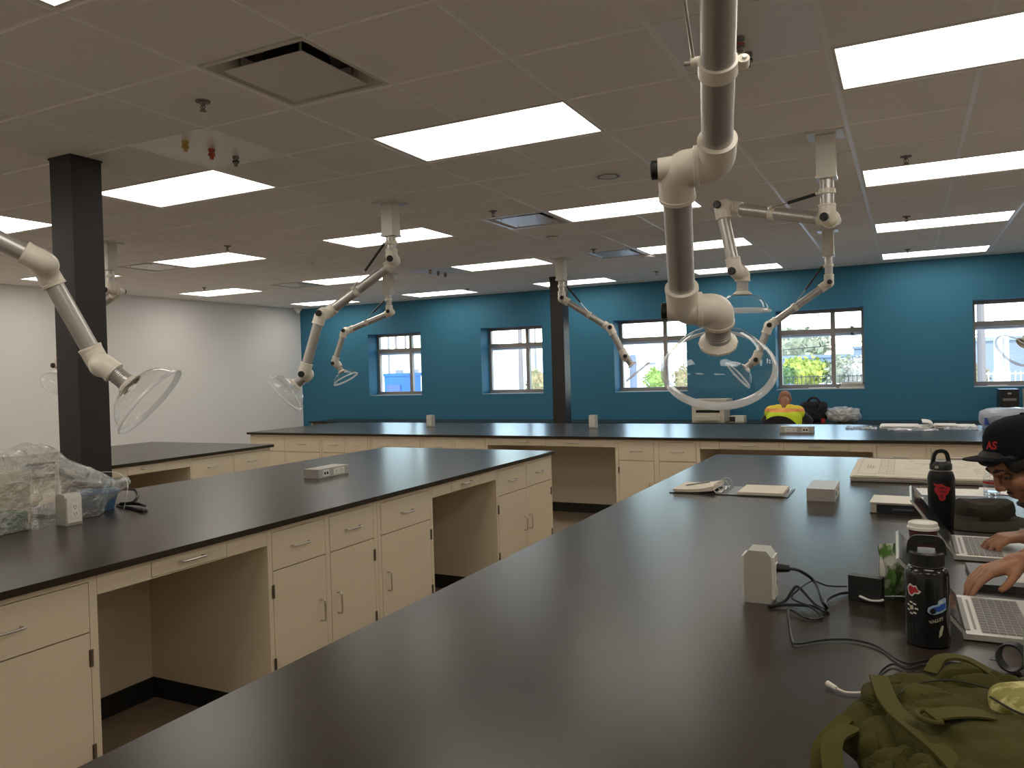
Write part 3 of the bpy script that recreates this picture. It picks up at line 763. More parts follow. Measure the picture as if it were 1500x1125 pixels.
M_trunk = mat('bark', (.16, .12, .09), .9)
def tree(label, c, rx, rz, m, seed, trunk=True, kind='shrub'):
    t = thing(kind, label, 'tree' if kind == 'tree' else 'shrub', (c.x, c.y, -.12))
    rnd = random.Random(seed); bm = bmesh.new()
    cz = c.z+.12
    n_ = 420
    for q in range(n_):     # leaf clumps: small tilted quads over lumpy sub-crowns
        th, ph = rnd.uniform(0, 2*pi), math.acos(rnd.uniform(-.75, 1)); rr = rnd.uniform(.72, 1.05)
        rr *= 1+.22*sin(3*th+seed)*sin(2*ph+seed)
        p = V((sin(ph)*cos(th)*rx*rr, sin(ph)*sin(th)*rx*.8*rr, cz+cos(ph)*rz*rr)); s = rx*rnd.uniform(.10, .17)
        e1 = V((rnd.uniform(-1, 1), rnd.uniform(-1, 1), rnd.uniform(-1, 1))).normalized(); e2 = e1.cross(V((rnd.uniform(-1, 1), rnd.uniform(-1, 1), .3))).normalized()
        vs = [bm.verts.new(p+e1*s), bm.verts.new(p+e2*s*.6), bm.verts.new(p-e1*s), bm.verts.new(p-e2*s*.6)]; bm.faces.new(vs)
    vv = ball(bm, (0, 0, cz), rx*.8, rx*.65, rz*.8, sub=3)
    for v_ in vv: v_.co += (v_.co-V((0, 0, cz)))*.22*noise.noise(v_.co*2.2/rx+V((seed, 0, 0)))
    o = mk('foliage', bm, m, t); o['kind'] = 'stuff'
    bm = bmesh.new()
    for q in range(3): sweep(bm, smooth_path([(rx*.05*q, 0, 0), (rx*.1*(q-1), .02, cz*.5), (rx*.32*(q-1), .05, cz)], 5), rx*.045, 7)
    mk('trunk', bm, M_trunk, t, smooth=True)
Fy = mat('yellow_green_leaves', (.44, .46, .07), .8, var=(3, (.30, .36, .08))); Fd = mat('dark_green_leaves', (.08, .16, .05), .8, var=(3, (.12, .2, .06)))
Fg = mat('grey_green_leaves', (.28, .30, .18), .8, var=(3, (.36, .36, .24))); Fo = mat('rusty_leaves', (.42, .26, .12), .8, var=(3, (.30, .30, .14)))
tree('yellow-green bush behind the fence in the papers window', ext(1172, 546, 40), 1.25, .72, Fy, 1)
tree('dark green bush at the left edge of the papers window', ext(1150, 551, 39), .55, .5, Fd, 2)
tree('dark green shrub beside the yellow-green bush', ext(1209, 546, 41), .5, .65, Fd, 3)
tree('grey-green shrub beside the window mullion', ext(1233, 543, 40), .75, .72, Fg, 4)
tree('bare pale shrub at the right edge of the papers window', ext(1258, 545, 39), .6, .78, mat('pale_twigs', (.42, .38, .30), .9), 5)
tree('tall grey-green tree far behind the yellow-green bush', ext(1162, 509, 85), 3.3, 1.9, Fg, 6, kind='tree')
tree('green bush low in the third window', ext(962, 556, 33), .55, .5, mat('green_leaves', (.22, .32, .06), .8, var=(3, (.32, .42, .1))), 7)
tree('rusty shrub seen through the big hood', ext(1003, 556, 33), .5, .55, Fo, 8)
tree('rusty shrub low in the second window', ext(787, 562, 30), .55, .6, Fo, 9)
tree('rusty shrub at the left edge of the rightmost window', ext(1431, 556, 28), .35, .5, Fo, 10)

def fence(label, x0, x1, y, h, m, step, r=.012):
    t = thing('picket_fence', label, 'fence', (x0, y, -.12)); w = x1-x0
    for z in (.15, h-.08): mk('rail', B(0, w, -.012, .012, z, z+.03), m, t)
    pm = mesh_from(B(-r, r, -r, r, .02, h), 'picket', m)
    for q in range(int(w/step)+1):
        o = link('picket', pm, t); o.location = (q*step, 0, 0)
M_fb = mat('black_fence_paint', (.03, .03, .03), .6)
fence('black picket fence in front of the shrubs', ext(1138, 550, 34).x, ext(1275, 550, 34).x, 34, 1.22, M_fb, .16)
fence('black picket fence low in the third window', ext(898, 550, 30).x, ext(1000, 550, 30).x, 30, .95, M_fb, .16)
fence('white framed picket fence in the rightmost window', ext(1440, 550, 24).x, ext(1530, 550, 24).x, 24, 1.35, M_wb, .12)

def car(label, u, y, col, w=4.0):
    t = thing('parked_car', label, 'car', (ext(u, 560, y).x, y, -.12))
    m = mat('car_'+label.split()[0], col, .3, coat=.5)
    bm = bmesh.new(); prof = [(0, .35), (.05, .75), (.9, .9), (1.3, 1.36), (2.7, 1.4), (3.3, .95), (3.95, .85), (4.0, .35)]
    A = [bm.verts.new((x, 0, z)) for x, z in prof]; C = [bm.verts.new((x, 1.7, z)) for x, z in prof]
    bm.faces.new(A); bm.faces.new(C[::-1])
    for i in range(len(prof)): bm.faces.new((A[i], C[i], C[(i+1) % len(prof)], A[(i+1) % len(prof)]))
    mk('body', bm, m, t, bevel=.05)
    mk('side_window', B(1.35, 2.65, -.01, .0, .95, 1.28), mat('far_glass', (.12, .16, .2), .15), t)
    for x in (.75, 3.2):
        for yy_ in (-.02, 1.52):
            bm = bmesh.new(); cyl(bm, (x, yy_, .32), (x, yy_+.2, .32), .32, n=18); mk('wheel', bm, M_black, t)
car('white parked car beyond the fence', 1166, 50, (.75, .74, .72)); car('blue parked car beyond the fence', 1228, 52, (.2, .3, .4))
bm = bmesh.new(); sweep(bm, smooth_path([ext(1000, 512, 58), ext(1150, 512, 58), ext(1300, 497, 58), ext(1500, 487, 58)], 6), .03, 6)
tag(mk('power_line', bm, M_black, smooth=True), 'black overhead power line crossing the papers window', 'cable')

# ------------------------------------------------------------------ things on the foreground bench
def atd(u, v, d): r = ray(u, v)*d; return V((r.x, r.y, CZ+r.z))
def onb(u, v, z=BZ): return onz(u, v, z)
M_paper = mat('aged_paper', (.70, .64, .53), .8, var=(30, (.66, .60, .49))); M_pwhite = mat('white_paper', (.78, .76, .72), .8)
M_ink = mat('faint_ink', (.40, .36, .30), .9); M_bind = mat('black_vinyl', (.02, .02, .02), .35)

# drawing set: stacked sheets
t = thing('drawing_set', 'thick stack of large paper drawings at the far end of the foreground bench', 'drawings', (-.285, 4.66, BZ))
rnd = random.Random(3); M_sheetedge = mat('sheet_edge', (.50, .46, .38), .85)
for q in range(6):
    bm = bmesh.new(); z = q*.0052; n_ = 14; e = rnd.uniform(-.008, .008); f = rnd.uniform(-.008, .008)
    def zz(x, y): return z + .0035*noise.noise(V((x*5, y*5, q))) * (0 if q == 0 else 1) + .003
    top = [[bm.verts.new((e+.74*i/n_ + (.03*j/6 if False else 0), f+.86*j/8, zz(i/n_, j/8)+.0042)) for i in range(n_+1)] for j in range(9)]
    bot = [[bm.verts.new((v_.co.x, v_.co.y, v_.co.z-.0040)) for v_ in row] for row in top]
    for j in range(8):
        for i in range(n_): bm.faces.new((top[j][i], top[j][i+1], top[j+1][i+1], top[j+1][i])); bm.faces.new((bot[j][i], bot[j+1][i], bot[j+1][i+1], bot[j][i+1]))
    for i in range(n_): bm.faces.new((top[0][i], bot[0][i], bot[0][i+1], top[0][i+1])); bm.faces.new((top[8][i], top[8][i+1], bot[8][i+1], bot[8][i]))
    for j in range(8): bm.faces.new((top[j][0], top[j+1][0], bot[j+1][0], bot[j][0])); bm.faces.new((top[j][n_], bot[j][n_], bot[j+1][n_], top[j+1][n_]))
    sh = mk('sheet', bm, M_paper if q > 3 else M_sheetedge, t)
def flatline(bm, x0, x1, y0, y1, z): box(bm, x0, x1, y0, y1, z, z+.0006)
bm = bmesh.new(); zt = .0415
for (x0, x1, y0, y1) in ((.03, .032, .04, .82), (.03, .71, .04, .042), (.03, .71, .82, .822), (.71, .712, .04, .82), (.135, .137, .04, .82), (.175, .177, .04, .82), (.21, .212, .04, .82)): flatline(bm, x0, x1, y0, y1, zt)
for q in range(9): flatline(bm, .137, .21, .08+q*.08, .0815+q*.08, zt)
for q in range(18):
    y = .1+rnd.random()*.65; x = .25+rnd.random()*.35; flatline(bm, x, x+rnd.uniform(.02, .09), y, y+.002, zt)
for q in range(3): flatline(bm, .07+q*.014, .076+q*.014, .30, .44-.02*q, zt)
for q in range(8): flatline(bm, .6, .6+.02+.05*rnd.random(), .15+q*.03, .1525+q*.03, zt)
o = mk('drawn_lines', bm, M_ink, t); o['kind'] = 'stuff'

# ring binder
t = thing('ring_binder', 'open black ring binder with cream pages near the aisle edge', 'binder', (-1.115, 4.0, BZ)); M_pock = mat('clear_binder_pocket', (.20, .20, .20), .25)
mk('front_cover', B(0, .225, 0, .29, 0, .004), M_bind, t); mk('back_cover', B(.275, .585, 0, .29, 0, .004), M_bind, t)
mk('spine', B(.225, .275, 0, .29, 0, .005), M_bind, t); mk('pocket', B(.285, .575, .01, .28, .004, .0055), M_pock, t)
def pages(name, x0, x1, h, curl):
    bm = bmesh.new(); n_ = 10
    T_ = [[bm.verts.new((x0+(x1-x0)*i/n_, y, .006+h+curl*(i/n_)**3)) for i in range(n_+1)] for y in (.012, .278)]
    L_ = [[bm.verts.new((x0+(x1-x0)*i/n_, y, .006+curl*.6*(i/n_)**3)) for i in range(n_+1)] for y in (.012, .278)]
    for i in range(n_):
        bm.faces.new((T_[0][i], T_[0][i+1], T_[1][i+1], T_[1][i])); bm.faces.new((L_[0][i], L_[1][i], L_[1][i+1], L_[0][i+1]))
        bm.faces.new((T_[0][i], L_[0][i], L_[0][i+1], T_[0][i+1])); bm.faces.new((T_[1][i], T_[1][i+1], L_[1][i+1], L_[1][i]))
    bm.faces.new((T_[0][0], T_[1][0], L_[1][0], L_[0][0])); bm.faces.new((T_[0][n_], L_[0][n_], L_[1][n_], T_[1][n_]))
    mk(name, bm, M_paper, t)
pages('left_pages', .018, .225, .014, .022); pages('right_pages', .345, .56, .012, .002)
for y in (.05, .145, .24):
    bm = bmesh.new(); sweep(bm, [(.245+.028*cos(a_), y, .028+.028*sin(a_)) for a_ in [2*pi*i/24 for i in range(25)]], .002, 6); mk('ring', bm, M_steel, t, smooth=True)
mk('ring_plate', B(.235, .262, .02, .27, .005, .009), M_steel, t)
t = thing('pen', 'grey pen lying on the open binder pages', 'pen', (-.99, 4.13, BZ+.030))
bm = bmesh.new(); cyl(bm, (-.06, -.03, -.002), (.05, .03, .012), .004, n=10); mk('barrel', bm, M_grey, t, smooth=True)
bm = bmesh.new(); cyl(bm, (-.06, -.03, -.002), (-.068, -.0345, -.003), .003, .0008, n=10); mk('tip', bm, M_steel, t, smooth=True)
bm = bmesh.new(); cyl(bm, (.02, .0135, .0125), (.05, .03, .0165), .0012, n=6); mk('clip', bm, M_steel, t)

# thick catalogue
t = thing('catalogue', 'thick cream catalogue with a dark spine lying behind the bottles', 'book', (-.155, 3.70, BZ), radians(-3))
mk('cover', B(0, .20, .0, .21, .045, .048), mat('cream_cover', (.66, .62, .52), .5), t); mk('back_cover', B(0, .20, .0, .21, 0, .003), M_bind, t)
mk('pages', B(.004, .196, .004, .206, .003, .045), M_sheetedge, t); mk('spine_band', B(.028, .20, -.003, .004, .006, .040), mat('navy_spine', (.012, .014, .018), .4), t)
mk('spine_text', B(.09, .17, -.0036, -.003, .018, .026), mat('spine_print', (.10, .11, .12), .5), t)
for lab, (u0, v0), w, d, r in (('loose white paper behind the bottle on the foreground bench', (1350, 725), .30, .22, 6), ('loose white paper at the bench edge near the drawings', (1430, 723), .28, .20, -8)):
    p = onb(u0, v0); o = tag(mk('paper_sheet', B(0, w, 0, d, .0005, .0016), M_pwhite), lab, 'paper'); o.location = (p.x, p.y, BZ+(.0015 if r < 0 else 0)); o.rotation_euler.z = radians(r)
p = onb(1347, 715); o = tag(mk('hex_nut', (lambda bm: (lathe(bm, [(.004, 0), (.009, 0), (.009, .009), (.004, .009)], n=6), bm)[1])(bmesh.new()), M_hinge), 'small metal nut beside the drawings', 'nut'); o.location = p
t = thing('notebook', 'dark blue notebook at the bench edge beside the bucket hat', 'notebook', (.37, 3.36, BZ), radians(4))
mk('cover', B(0, .14, 0, .2, .012, .014), mat('navy_cover', (.012, .03, .08), .4), t); mk('pages', B(.003, .137, .003, .197, 0, .012), M_pwhite, t)

# laptops
M_lap = mat('silver_laptop', (.56, .53, .48), .38, .35); M_key = mat('grey_keys', (.16, .145, .13), .5); M_scr = mat('laptop_screen', (.012, .013, .016), .12, spec=.6)
def laptop(loc, rz, lid_deg, label):
    t = thing('laptop', label, 'laptop', loc, rz); W, D = .338, .235
    b_ = mk('base', B(0, D, 0, W, .003, .016), M_lap, t, bevel=.003)
    for x in (.02, D-.03):
        for y in (.02, W-.04): mk('foot', B(x, x+.012, y, y+.02, 0, .003), M_black, b_)
    mk('hinge_bar', B(.004, .016, .03, W-.03, .014, .0185), M_grey, b_)
    mk('speaker_grille', B(.024, .03, .04, W-.04, .016, .0164), M_grey, b_)
    mk('keyboard_well', B(.038, .142, .018, W-.018, .0158, .0164), mat('key_well', (.40, .375, .34), .5), b_)
    bm = bmesh.new()
    for r in range(6):
        n_ = 14; cw = (W-.044)/n_
        for c in range(n_):
            if r == 5 and 4 <= c <= 8: continue
            box(bm, .040+r*.0168, .0545+r*.0168, .022+c*cw, .022+(c+1)*cw-.003, .0164, .0182)
        if r == 5: box(bm, .040+r*.0168, .0545+r*.0168, .022+4*cw, .022+9*cw-.003, .0164, .0182)
    o = mk('keys', bm, M_key, b_); o['kind'] = 'stuff'
    mk('touchpad', B(.158, .225, W/2-.055, W/2+.055, .016, .0163), mat('touchpad_grey', (.46, .44, .40), .35), b_)
    mk('sticker', B(.17, .215, .03, .065, .016, .0164), M_pwhite, b_)
    a_ = radians(lid_deg); ld = V((-cos(a_), 0, sin(a_))); nn = V((sin(a_), 0, cos(a_)))
    def slab(name, m, s0, s1, y0, y1, n0, n1, par, bev=0):
        bm = bmesh.new(); box(bm, 0, 1, 0, 1, 0, 1); 
        for v_ in bm.verts:
            s = s0+(s1-s0)*v_.co.x; y = y0+(y1-y0)*v_.co.y; q = n0+(n1-n0)*v_.co.z
            v_.co = V((.006, 0, .017))+ld*s+V((0, y, 0))+nn*q
        return mk(name, bm, m, par, bevel=bev)
    l_ = slab('lid', M_lap, 0, .215, 0, W, -.007, 0, t, .002)
    slab('bezel', M_black, .004, .212, .004, W-.004, 0, .0012, l_); slab('screen', M_scr, .018, .202, .012, W-.012, .0011, .0018, l_)
    slab('camera_dot', M_grey, .206, .209, W/2-.003, W/2+.003, .0011, .0016, l_)
    return t
laptop((.106, 2.079, BZ), radians(.8), 50, 'near open silver laptop touched by a pointing hand')
laptop((.126, 2.905, BZ), radians(0), 54, 'far open silver laptop under the face of the person in the cap')
t = thing('closed_laptop', 'grey slab laptop lying closed between the two open laptops', 'laptop', (.16, 2.55, BZ), radians(2))
mk('base', B(0, .235, 0, .26, 0, .010), mat('dark_grey_laptop', (.10, .095, .09), .4), t, bevel=.003); mk('lid', B(0, .235, 0, .26, .0105, .017), mat('dark_grey_laptop', (.1, .095, .09), .4), t, bevel=.003)
mk('label_sheet', B(.09, .22, .05, .2, .017, .0176), M_pwhite, t)

# steel bottles with stickers
def decal(parent, name, poly, R, z0, th0, m, lift=.0006, sub=3):
    bm = bmesh.new(); vs = [bm.verts.new((x, y, 0)) for x, y in poly]; bm.faces.new(vs)
    bmesh.ops.triangulate(bm, faces=bm.faces[:]); bmesh.ops.subdivide_edges(bm, edges=bm.edges[:], cuts=sub, use_grid_fill=True)
    for v_ in bm.verts:
        a_ = th0+v_.co.x/R; v_.co = V(((R+lift)*cos(a_), (R+lift)*sin(a_), z0+v_.co.y))
    bmesh.ops.recalc_face_normals(bm, faces=bm.faces[:])
    me = bpy.data.meshes.new(name); bm.to_mesh(me); bm.free(); me.materials.append(m); return link(name, me, parent)
def text_mesh(txt, size, m, slant=0, bold=0):
    cu = bpy.data.curves.new('lettering', 'FONT'); cu.body = txt; cu.size = size; cu.align_x = 'CENTER'; cu.align_y = 'CENTER'; cu.shear = slant; cu.offset = bold
    o = bpy.data.objects.new('lettering', cu); COL.objects.link(o); dg = bpy.context.evaluated_depsgraph_get(); dg.update()
    me = bpy.data.meshes.new_from_object(o.evaluated_get(dg)); bpy.data.objects.remove(o); bpy.data.curves.remove(cu)
    me.materials.clear(); me.materials.append(m); return me
def wrap_text(parent, txt, size, R, z0, th0, m, rot=0, lift=.001):
    me = text_mesh(txt, size, m, 0, .0003); bm = bmesh.new(); bm.from_mesh(me)
    bmesh.ops.subdivide_edges(bm, edges=bm.edges[:], cuts=1)
    for v_ in bm.verts:
        x = v_.co.x*cos(rot)-v_.co.y*sin(rot); y = v_.co.x*sin(rot)+v_.co.y*cos(rot)
        a_ = th0+x/R; v_.co = V(((R+lift)*cos(a_), (R+lift)*sin(a_), z0+y))
    bm.to_mesh(me); bm.free(); return link('lettering', me, parent)
M_bot = mat('black_powder_coat', (.006, .006, .006), .42, spec=.25, bump=(900, .1, .0005)); M_red = mat('red_print', (.42, .02, .02), .5); M_wp = mat('white_print', (.70, .68, .64), .5)
M_bl = mat('blue_print', (.03, .09, .40), .45); M_sk = mat('pale_blue_print', (.35, .5, .62), .5)
FACE = math.atan2(-2.0, -.03)      # direction from the bottles toward the viewer
t = thing('steel_bottle', 'black steel bottle covered in stickers beside the near laptop', 'bottle', (.032, 2.03, BZ)); R = .0460
bm = bmesh.new(); lathe(bm, [(.0, .002), (R-.004, 0), (R, .004), (R, .158), (R-.002, .168), (.040, .177), (.033, .181), (0, .181)], n=40); bd = mk('body', bm, mat('glossy_black_steel', (.010, .010, .010), .16), t, smooth=True, angle=.7)
bm = bmesh.new(); lathe(bm, [(.0335, .180), (.0375, .183), (.0375, .210), (.034, .214), (0, .215)], n=32); cp = mk('cap', bm, M_black, t, smooth=True, angle=.7)
bm = bmesh.new(); ribbon(bm, fillet([(-.030, .0, .205), (-.028, 0, .238), (.028, 0, .238), (.030, 0, .205)], .014, 6), .022, .006, (0, 1, 0)); mk('carry_loop', bm, M_black, cp)
bm = bmesh.new(); lathe(bm, [(.0338, .1795), (.0352, .1805), (.0338, .1825)], n=32); mk('steel_ring', bm, M_steel, bd, smooth=True)
d_ = decal(bd, 'sticker', [(-.019, .004), (-.010, .015), (.0, .011), (.006, .013), (.010, .004), (.017, .001), (.011, -.006), (.003, -.006), (-.004, -.014), (-.013, -.011)], R, .128, FACE-.62, M_wp); d_['label'] = 'red bird-shaped sticker with white border'
decal(bd, 'sticker', [(-.015, .003), (-.009, .011), (.0, .008), (.006, .010), (.009, .003), (.012, .001), (.009, -.003), (.002, -.003), (-.004, -.010), (-.010, -.008)], R, .128, FACE-.62, M_red, .0012)
for q in range(7):
    a_ = q*.9; c = (.011*cos(a_), .013*sin(a_)); decal(bd, 'sticker', [(c[0]-.004, c[1]-.0015), (c[0]+.004, c[1]-.0025), (c[0]+.0045, c[1]+.001), (c[0]-.003, c[1]+.002)], R, .088, FACE-.74, M_wp, .0008, 1)
decal(bd, 'sticker', [(-.006, .004), (.003, .006), (.005, -.003), (-.004, -.005)], R, .088, FACE-.74, mat('cream_print', (.55, .47, .33), .5), .0008, 1)
d_ = decal(bd, 'sticker', [(-.021, -.008), (-.019, .001), (-.010, .006), (.0, .008), (.002, .017), (.018, .023), (.022, .020), (.022, -.004), (.010, -.010), (-.001, -.013), (-.009, -.015), (-.017, -.013)], R, .094, FACE+.45, M_sk); d_['label'] = 'blue truck-shaped sticker with pale outline'
decal(bd, 'sticker', [(-.016, -.003), (-.009, .003), (.004, .006), (.007, .009), (.020, .013), (.020, .0), (.008, -.005), (.0, -.007)], R, .093, FACE+.45, M_bl, .0012)
decal(bd, 'sticker', [(.004, .010), (.006, .016), (.011, .018), (.011, .011)], R, .094, FACE+.45, M_wp, .0014)
decal(bd, 'sticker', [(-.010+.0065*cos(i*pi/5), -.006+.0065*sin(i*pi/5)) for i in range(10)], R, .093, FACE+.45, M_black, .0016)
wrap_text(bd, 'VALLEY', .0095, R, .066, FACE+.40, mat('khaki_print', (.42, .38, .28), .5), .30)
decal(bd, 'sticker', [(-.003, -.016), (.004, -.010), (.009, .010), (.004, .012), (-.002, -.002)], R, .043, FACE+.55, mat('khaki_print', (.42, .38, .28), .5), .0008, 1)

t = thing('steel_bottle', 'tall black steel bottle with a red emblem behind the coffee cup', 'bottle', (.108, 3.385, BZ)); R = .0465
bm = bmesh.new(); lathe(bm, [(0, .002), (R-.008, 0), (R-.007, .004), (R-.006, .05), (R, .12), (R, .205), (R-.003, .218), (.040, .227), (.036, .229), (0, .229)], n=40); bd = mk('body', bm, M_bot, t, smooth=True, angle=.7)
bm = bmesh.new(); lathe(bm, [(.0365, .2285), (.0385, .231), (.0385, .234), (.0365, .236)], n=32); mk('steel_ring', bm, M_steel, bd, smooth=True)
bm = bmesh.new(); lathe(bm, [(.036, .235), (.0385, .237), (.0385, .256), (.030, .267), (.012, .270), (0, .270)], n=32); cp = mk('cap', bm, M_black, t, smooth=True, angle=.7)
bm = bmesh.new(); ribbon(bm, fillet([(-.034, 0, .25), (-.022, 0, .305), (.022, 0, .305), (.034, 0, .25)], .02, 7), .014, .007, (0, 1, 0))
bmesh.ops.rotate(bm, verts=bm.verts[:], cent=(0, 0, 0), matrix=Matrix.Rotation(.5, 3, 'Z')); mk('carry_loop', bm, M_black, cp)
c = V((cos(FACE-.35)*.0385, sin(FACE-.35)*.0385, .248)); bm = bmesh.new(); cyl(bm, c*.985, c*1.0+V((cos(FACE-.35), sin(FACE-.35), 0))*.004, .007, n=16); mk('pivot_button', bm, M_steel, cp, smooth=True, angle=.6)
em = [(-.033, .036), (-.016, .032), (.0, .034), (.013, .026), (.030, .020), (.034, .014), (.028, .006), (.024, -.006), (.014, -.012), (.013, -.024), (.006, -.034), (-.006, -.034), (-.012, -.022), (-.014, -.012), (-.026, .002), (-.028, .014), (-.022, .020)]
d_ = decal(bd, 'emblem', [(x*.93, y*.93) for x, y in em], R, .155, FACE+.02, M_red); d_['label'] = 'red angular emblem'
for pl in ([(-.018, .016), (.004, .020), (.022, .012), (.008, .012)], [(-.014, .004), (.004, .006), (.018, -.001), (.004, .0)], [(-.006, -.010), (.003, -.008), (.002, -.026), (-.003, -.026)]):
    decal(bd, 'emblem', pl, R, .155, FACE+.02, mat('dark_red_print', (.14, .008, .008), .5), .0012, 1)

# coffee cup
p = atd(1352, 772, 2.46); t = thing('coffee_cup', 'brown paper coffee cup with white lid behind the stickered bottle', 'cup', (p.x, p.y, BZ))
bm = bmesh.new(); lathe(bm, [(0, .002), (.029, .0), (.030, .003), (.0415, .128), (.0415, .13)], n=32); mk('cup_body', bm, mat('maroon_paper', (.075, .018, .012), .5), t, smooth=True, angle=.7)
bm = bmesh.new(); lathe(bm, [(.0405, .122), (.0455, .124), (.0455, .131), (.0425, .134), (.041, .144), (.038, .146), (.036, .142), (0, .142)], n=32); mk('lid', bm, mat('white_lid', (.74, .71, .65), .4), t, smooth=True, angle=.5)
# green and white pouch behind the near laptop lid
t = thing('snack_pouch', 'crumpled green and white pouch leaning behind the near laptop lid', 'pouch', (-.045, 2.40, BZ), radians(20))
bm = bmesh.new(); n_ = 10
G = [[bm.verts.new((-.035+.09*i/n_ + .012*noise.noise(V((i*.5, j*.5, 2))), -.02*sin(pi*i/n_)*sin(pi*j/n_)-.012*noise.noise(V((i*.6, j*.6, 5))), .002+.145*j/n_)) for i in range(n_+1)] for j in range(n_+1)]
G2 = [[bm.verts.new((v_.co.x, .028*sin(pi*i/n_)*sin(pi*(j+.2)/(n_+.4))+.004, v_.co.z)) for i, v_ in enumerate(row)] for j, row in enumerate(G)]
for j in range(n_):
    for i in range(n_): bm.faces.new((G[j][i], G[j][i+1], G[j+1][i+1], G[j+1][i])); bm.faces.new((G2[j][i], G2[j+1][i], G2[j+1][i+1], G2[j][i+1]))
bmesh.ops.remove_doubles(bm, verts=bm.verts[:], dist=.002)
mk('pouch_body', bm, mat('green_white_foil', (.12, .26, .06), .4, var=(22, (.66, .66, .58), .46, .56)), t, smooth=True)
p = onb(1500, 1005); t = thing('drink_can', 'pale green drink can at the right picture edge', 'can', (p.x+.035, p.y+.02, BZ))
bm = bmesh.new(); lathe(bm, [(0, .003), (.024, 0), (.031, .008), (.0325, .02), (.0325, .105), (.026, .118), (.025, .121), (.022, .118), (0, .118)], n=28); mk('can_body', bm, mat('pale_green_can', (.30, .45, .25), .35, .3), t, smooth=True, angle=.6)
bm = bmesh.new(); box(bm, -.006, .006, -.012, .01, .119, .121); mk('pull_tab', bm, M_steel, t)

# clear water bottle
t = thing('water_bottle', 'clear ribbed plastic water bottle in front of the capped face', 'bottle', (.305, 3.79, BZ)); M_pet = clear('pet_plastic', (.94, .96, .98), .10, .05, haze=.06)
prof = [(.0, .004), (.026, 0), (.032, .006)]
for q in range(7): prof += [(.0325, .012+q*.013), (.0300, .0185+q*.013)]
prof += [(.0325, .106), (.0325, .145), (.029, .160), (.018, .180), (.0125, .186), (.0125, .196)]
bm = bmesh.new(); lathe(bm, prof, n=28); mk('bottle_body', bm, M_pet, t, smooth=True)
bm = bmesh.new(); lathe(bm, [(.0145, .187), (.0145, .202), (.013, .204), (0, .204)], n=24); mk('cap', bm, mat('white_cap', (.72, .72, .70), .4), t, smooth=True, angle=.5)
bm = bmesh.new(); lathe(bm, [(.0328, .134), (.0328, .142)], n=28); mk('label_stripe', bm, M_red, t, smooth=True)
bm = bmesh.new(); lathe(bm, [(0, .006), (.0295, .008), (.0295, .1), (0, .1)], n=28); mk('water', bm, clear('water_tint', (.80, .88, .95), .05, .0), t, smooth=True)

# bucket hat
t = thing('bucket_hat', 'dark olive bucket hat lying behind the tall black bottle', 'hat', (.26, 3.585, BZ), .2); M_hat = mat('dark_olive_cloth', (.034, .029, .020), .9, spec=.15, bump=(300, .25, .001))
def cloth_lathe(prof, n, wob, seed):
    bm = bmesh.new(); lathe(bm, prof, n=n)
    for v_ in bm.verts:
        k = noise.noise(V((v_.co.x*9, v_.co.y*9, v_.co.z*9+seed))); rr = V((v_.co.x, v_.co.y, 0)).length
        v_.co.x *= 1.12; v_.co.z = max(.001, v_.co.z + wob*k*(.4+rr*4)); v_.co.x += wob*.6*noise.noise(v_.co*14)
    return bm
mk('brim', cloth_lathe([(.09, .030), (.115, .026), (.15, .017), (.185, .006), (.188, .004), (.185, .003), (.15, .012), (.1, .022)], 48, .006, 1), M_hat, t, smooth=True)
mk('crown', cloth_lathe([(.100, .026), (.102, .045), (.100, .062), (.088, .080), (.065, .090), (.035, .084), (0, .078)], 48, .036, 4), M_hat, t, smooth=True)
mk('hat_band', cloth_lathe([(.0985, .027), (.0985, .040), (.0975, .041)], 48, .004, 4), mat('hat_band_cloth', (.07, .062, .05), .9), t, smooth=True)

# power brick and cables
M_cord = mat('black_cord', (.008, .008, .010), .35)
t = thing('power_brick', 'black laptop power brick standing on edge near the outlet box', 'charger', (-.155, 2.325, BZ), radians(-12))
mk('brick', B(0, .085, 0, .032, .001, .068), mat('brick_plastic', (.012, .012, .012), .5), t, bevel=.004)
bm = bmesh.new(); ribbon(bm, smooth_path([(.03, -.004, .016), (.055, -.008, .010), (.078, -.006, .011), (.09, .0, .014)], 5), .008, .003, (0, 0, 1)); mk('tie_strap', bm, M_pwhite, t)
def cable(label, pts, r, name='cable', m=None, plug=None, cat='cable'):
    t = thing(name, label, cat, pts[0]); bm = bmesh.new(); sweep(bm, smooth_path(pts, 7), r, 8); mk('cord', bm, m or M_cord, t, smooth=True, world=True)
    if plug:
        bm = bmesh.new(); cyl(bm, plug[0], plug[1], plug[2], plug[3], n=10); mk('plug', bm, plug[4] if len(plug) > 4 else M_black, t, smooth=True, angle=.6, world=True)
    return t
h = BZ+.005
pl = V((-.330, 2.245, BZ+.092))
cable('thick black power cord looping from the outlet box plug', [pl+V((.03, 0, 0)), pl+V((.06, .0, -.004)), onb(1193, 852, BZ+.055), onb(1204, 880, BZ+.03), onb(1212, 893, h), onb(1195, 886, h+.008), onb(1170, 860, h+.03), onb(1160, 866, h+.02), onb(1150, 880, h), onb(1126, 888, h), onb(1150, 886, h+.003), onb(1190, 888, h+.004), onb(1212, 897, h), onb(1210, 880, h+.004), onb(1228, 870, h+.004), onb(1245, 868, h)],
      .0042, plug=(pl+V((.002, 0, 0)), pl+V((.034, 0, 0)), .013, .009))
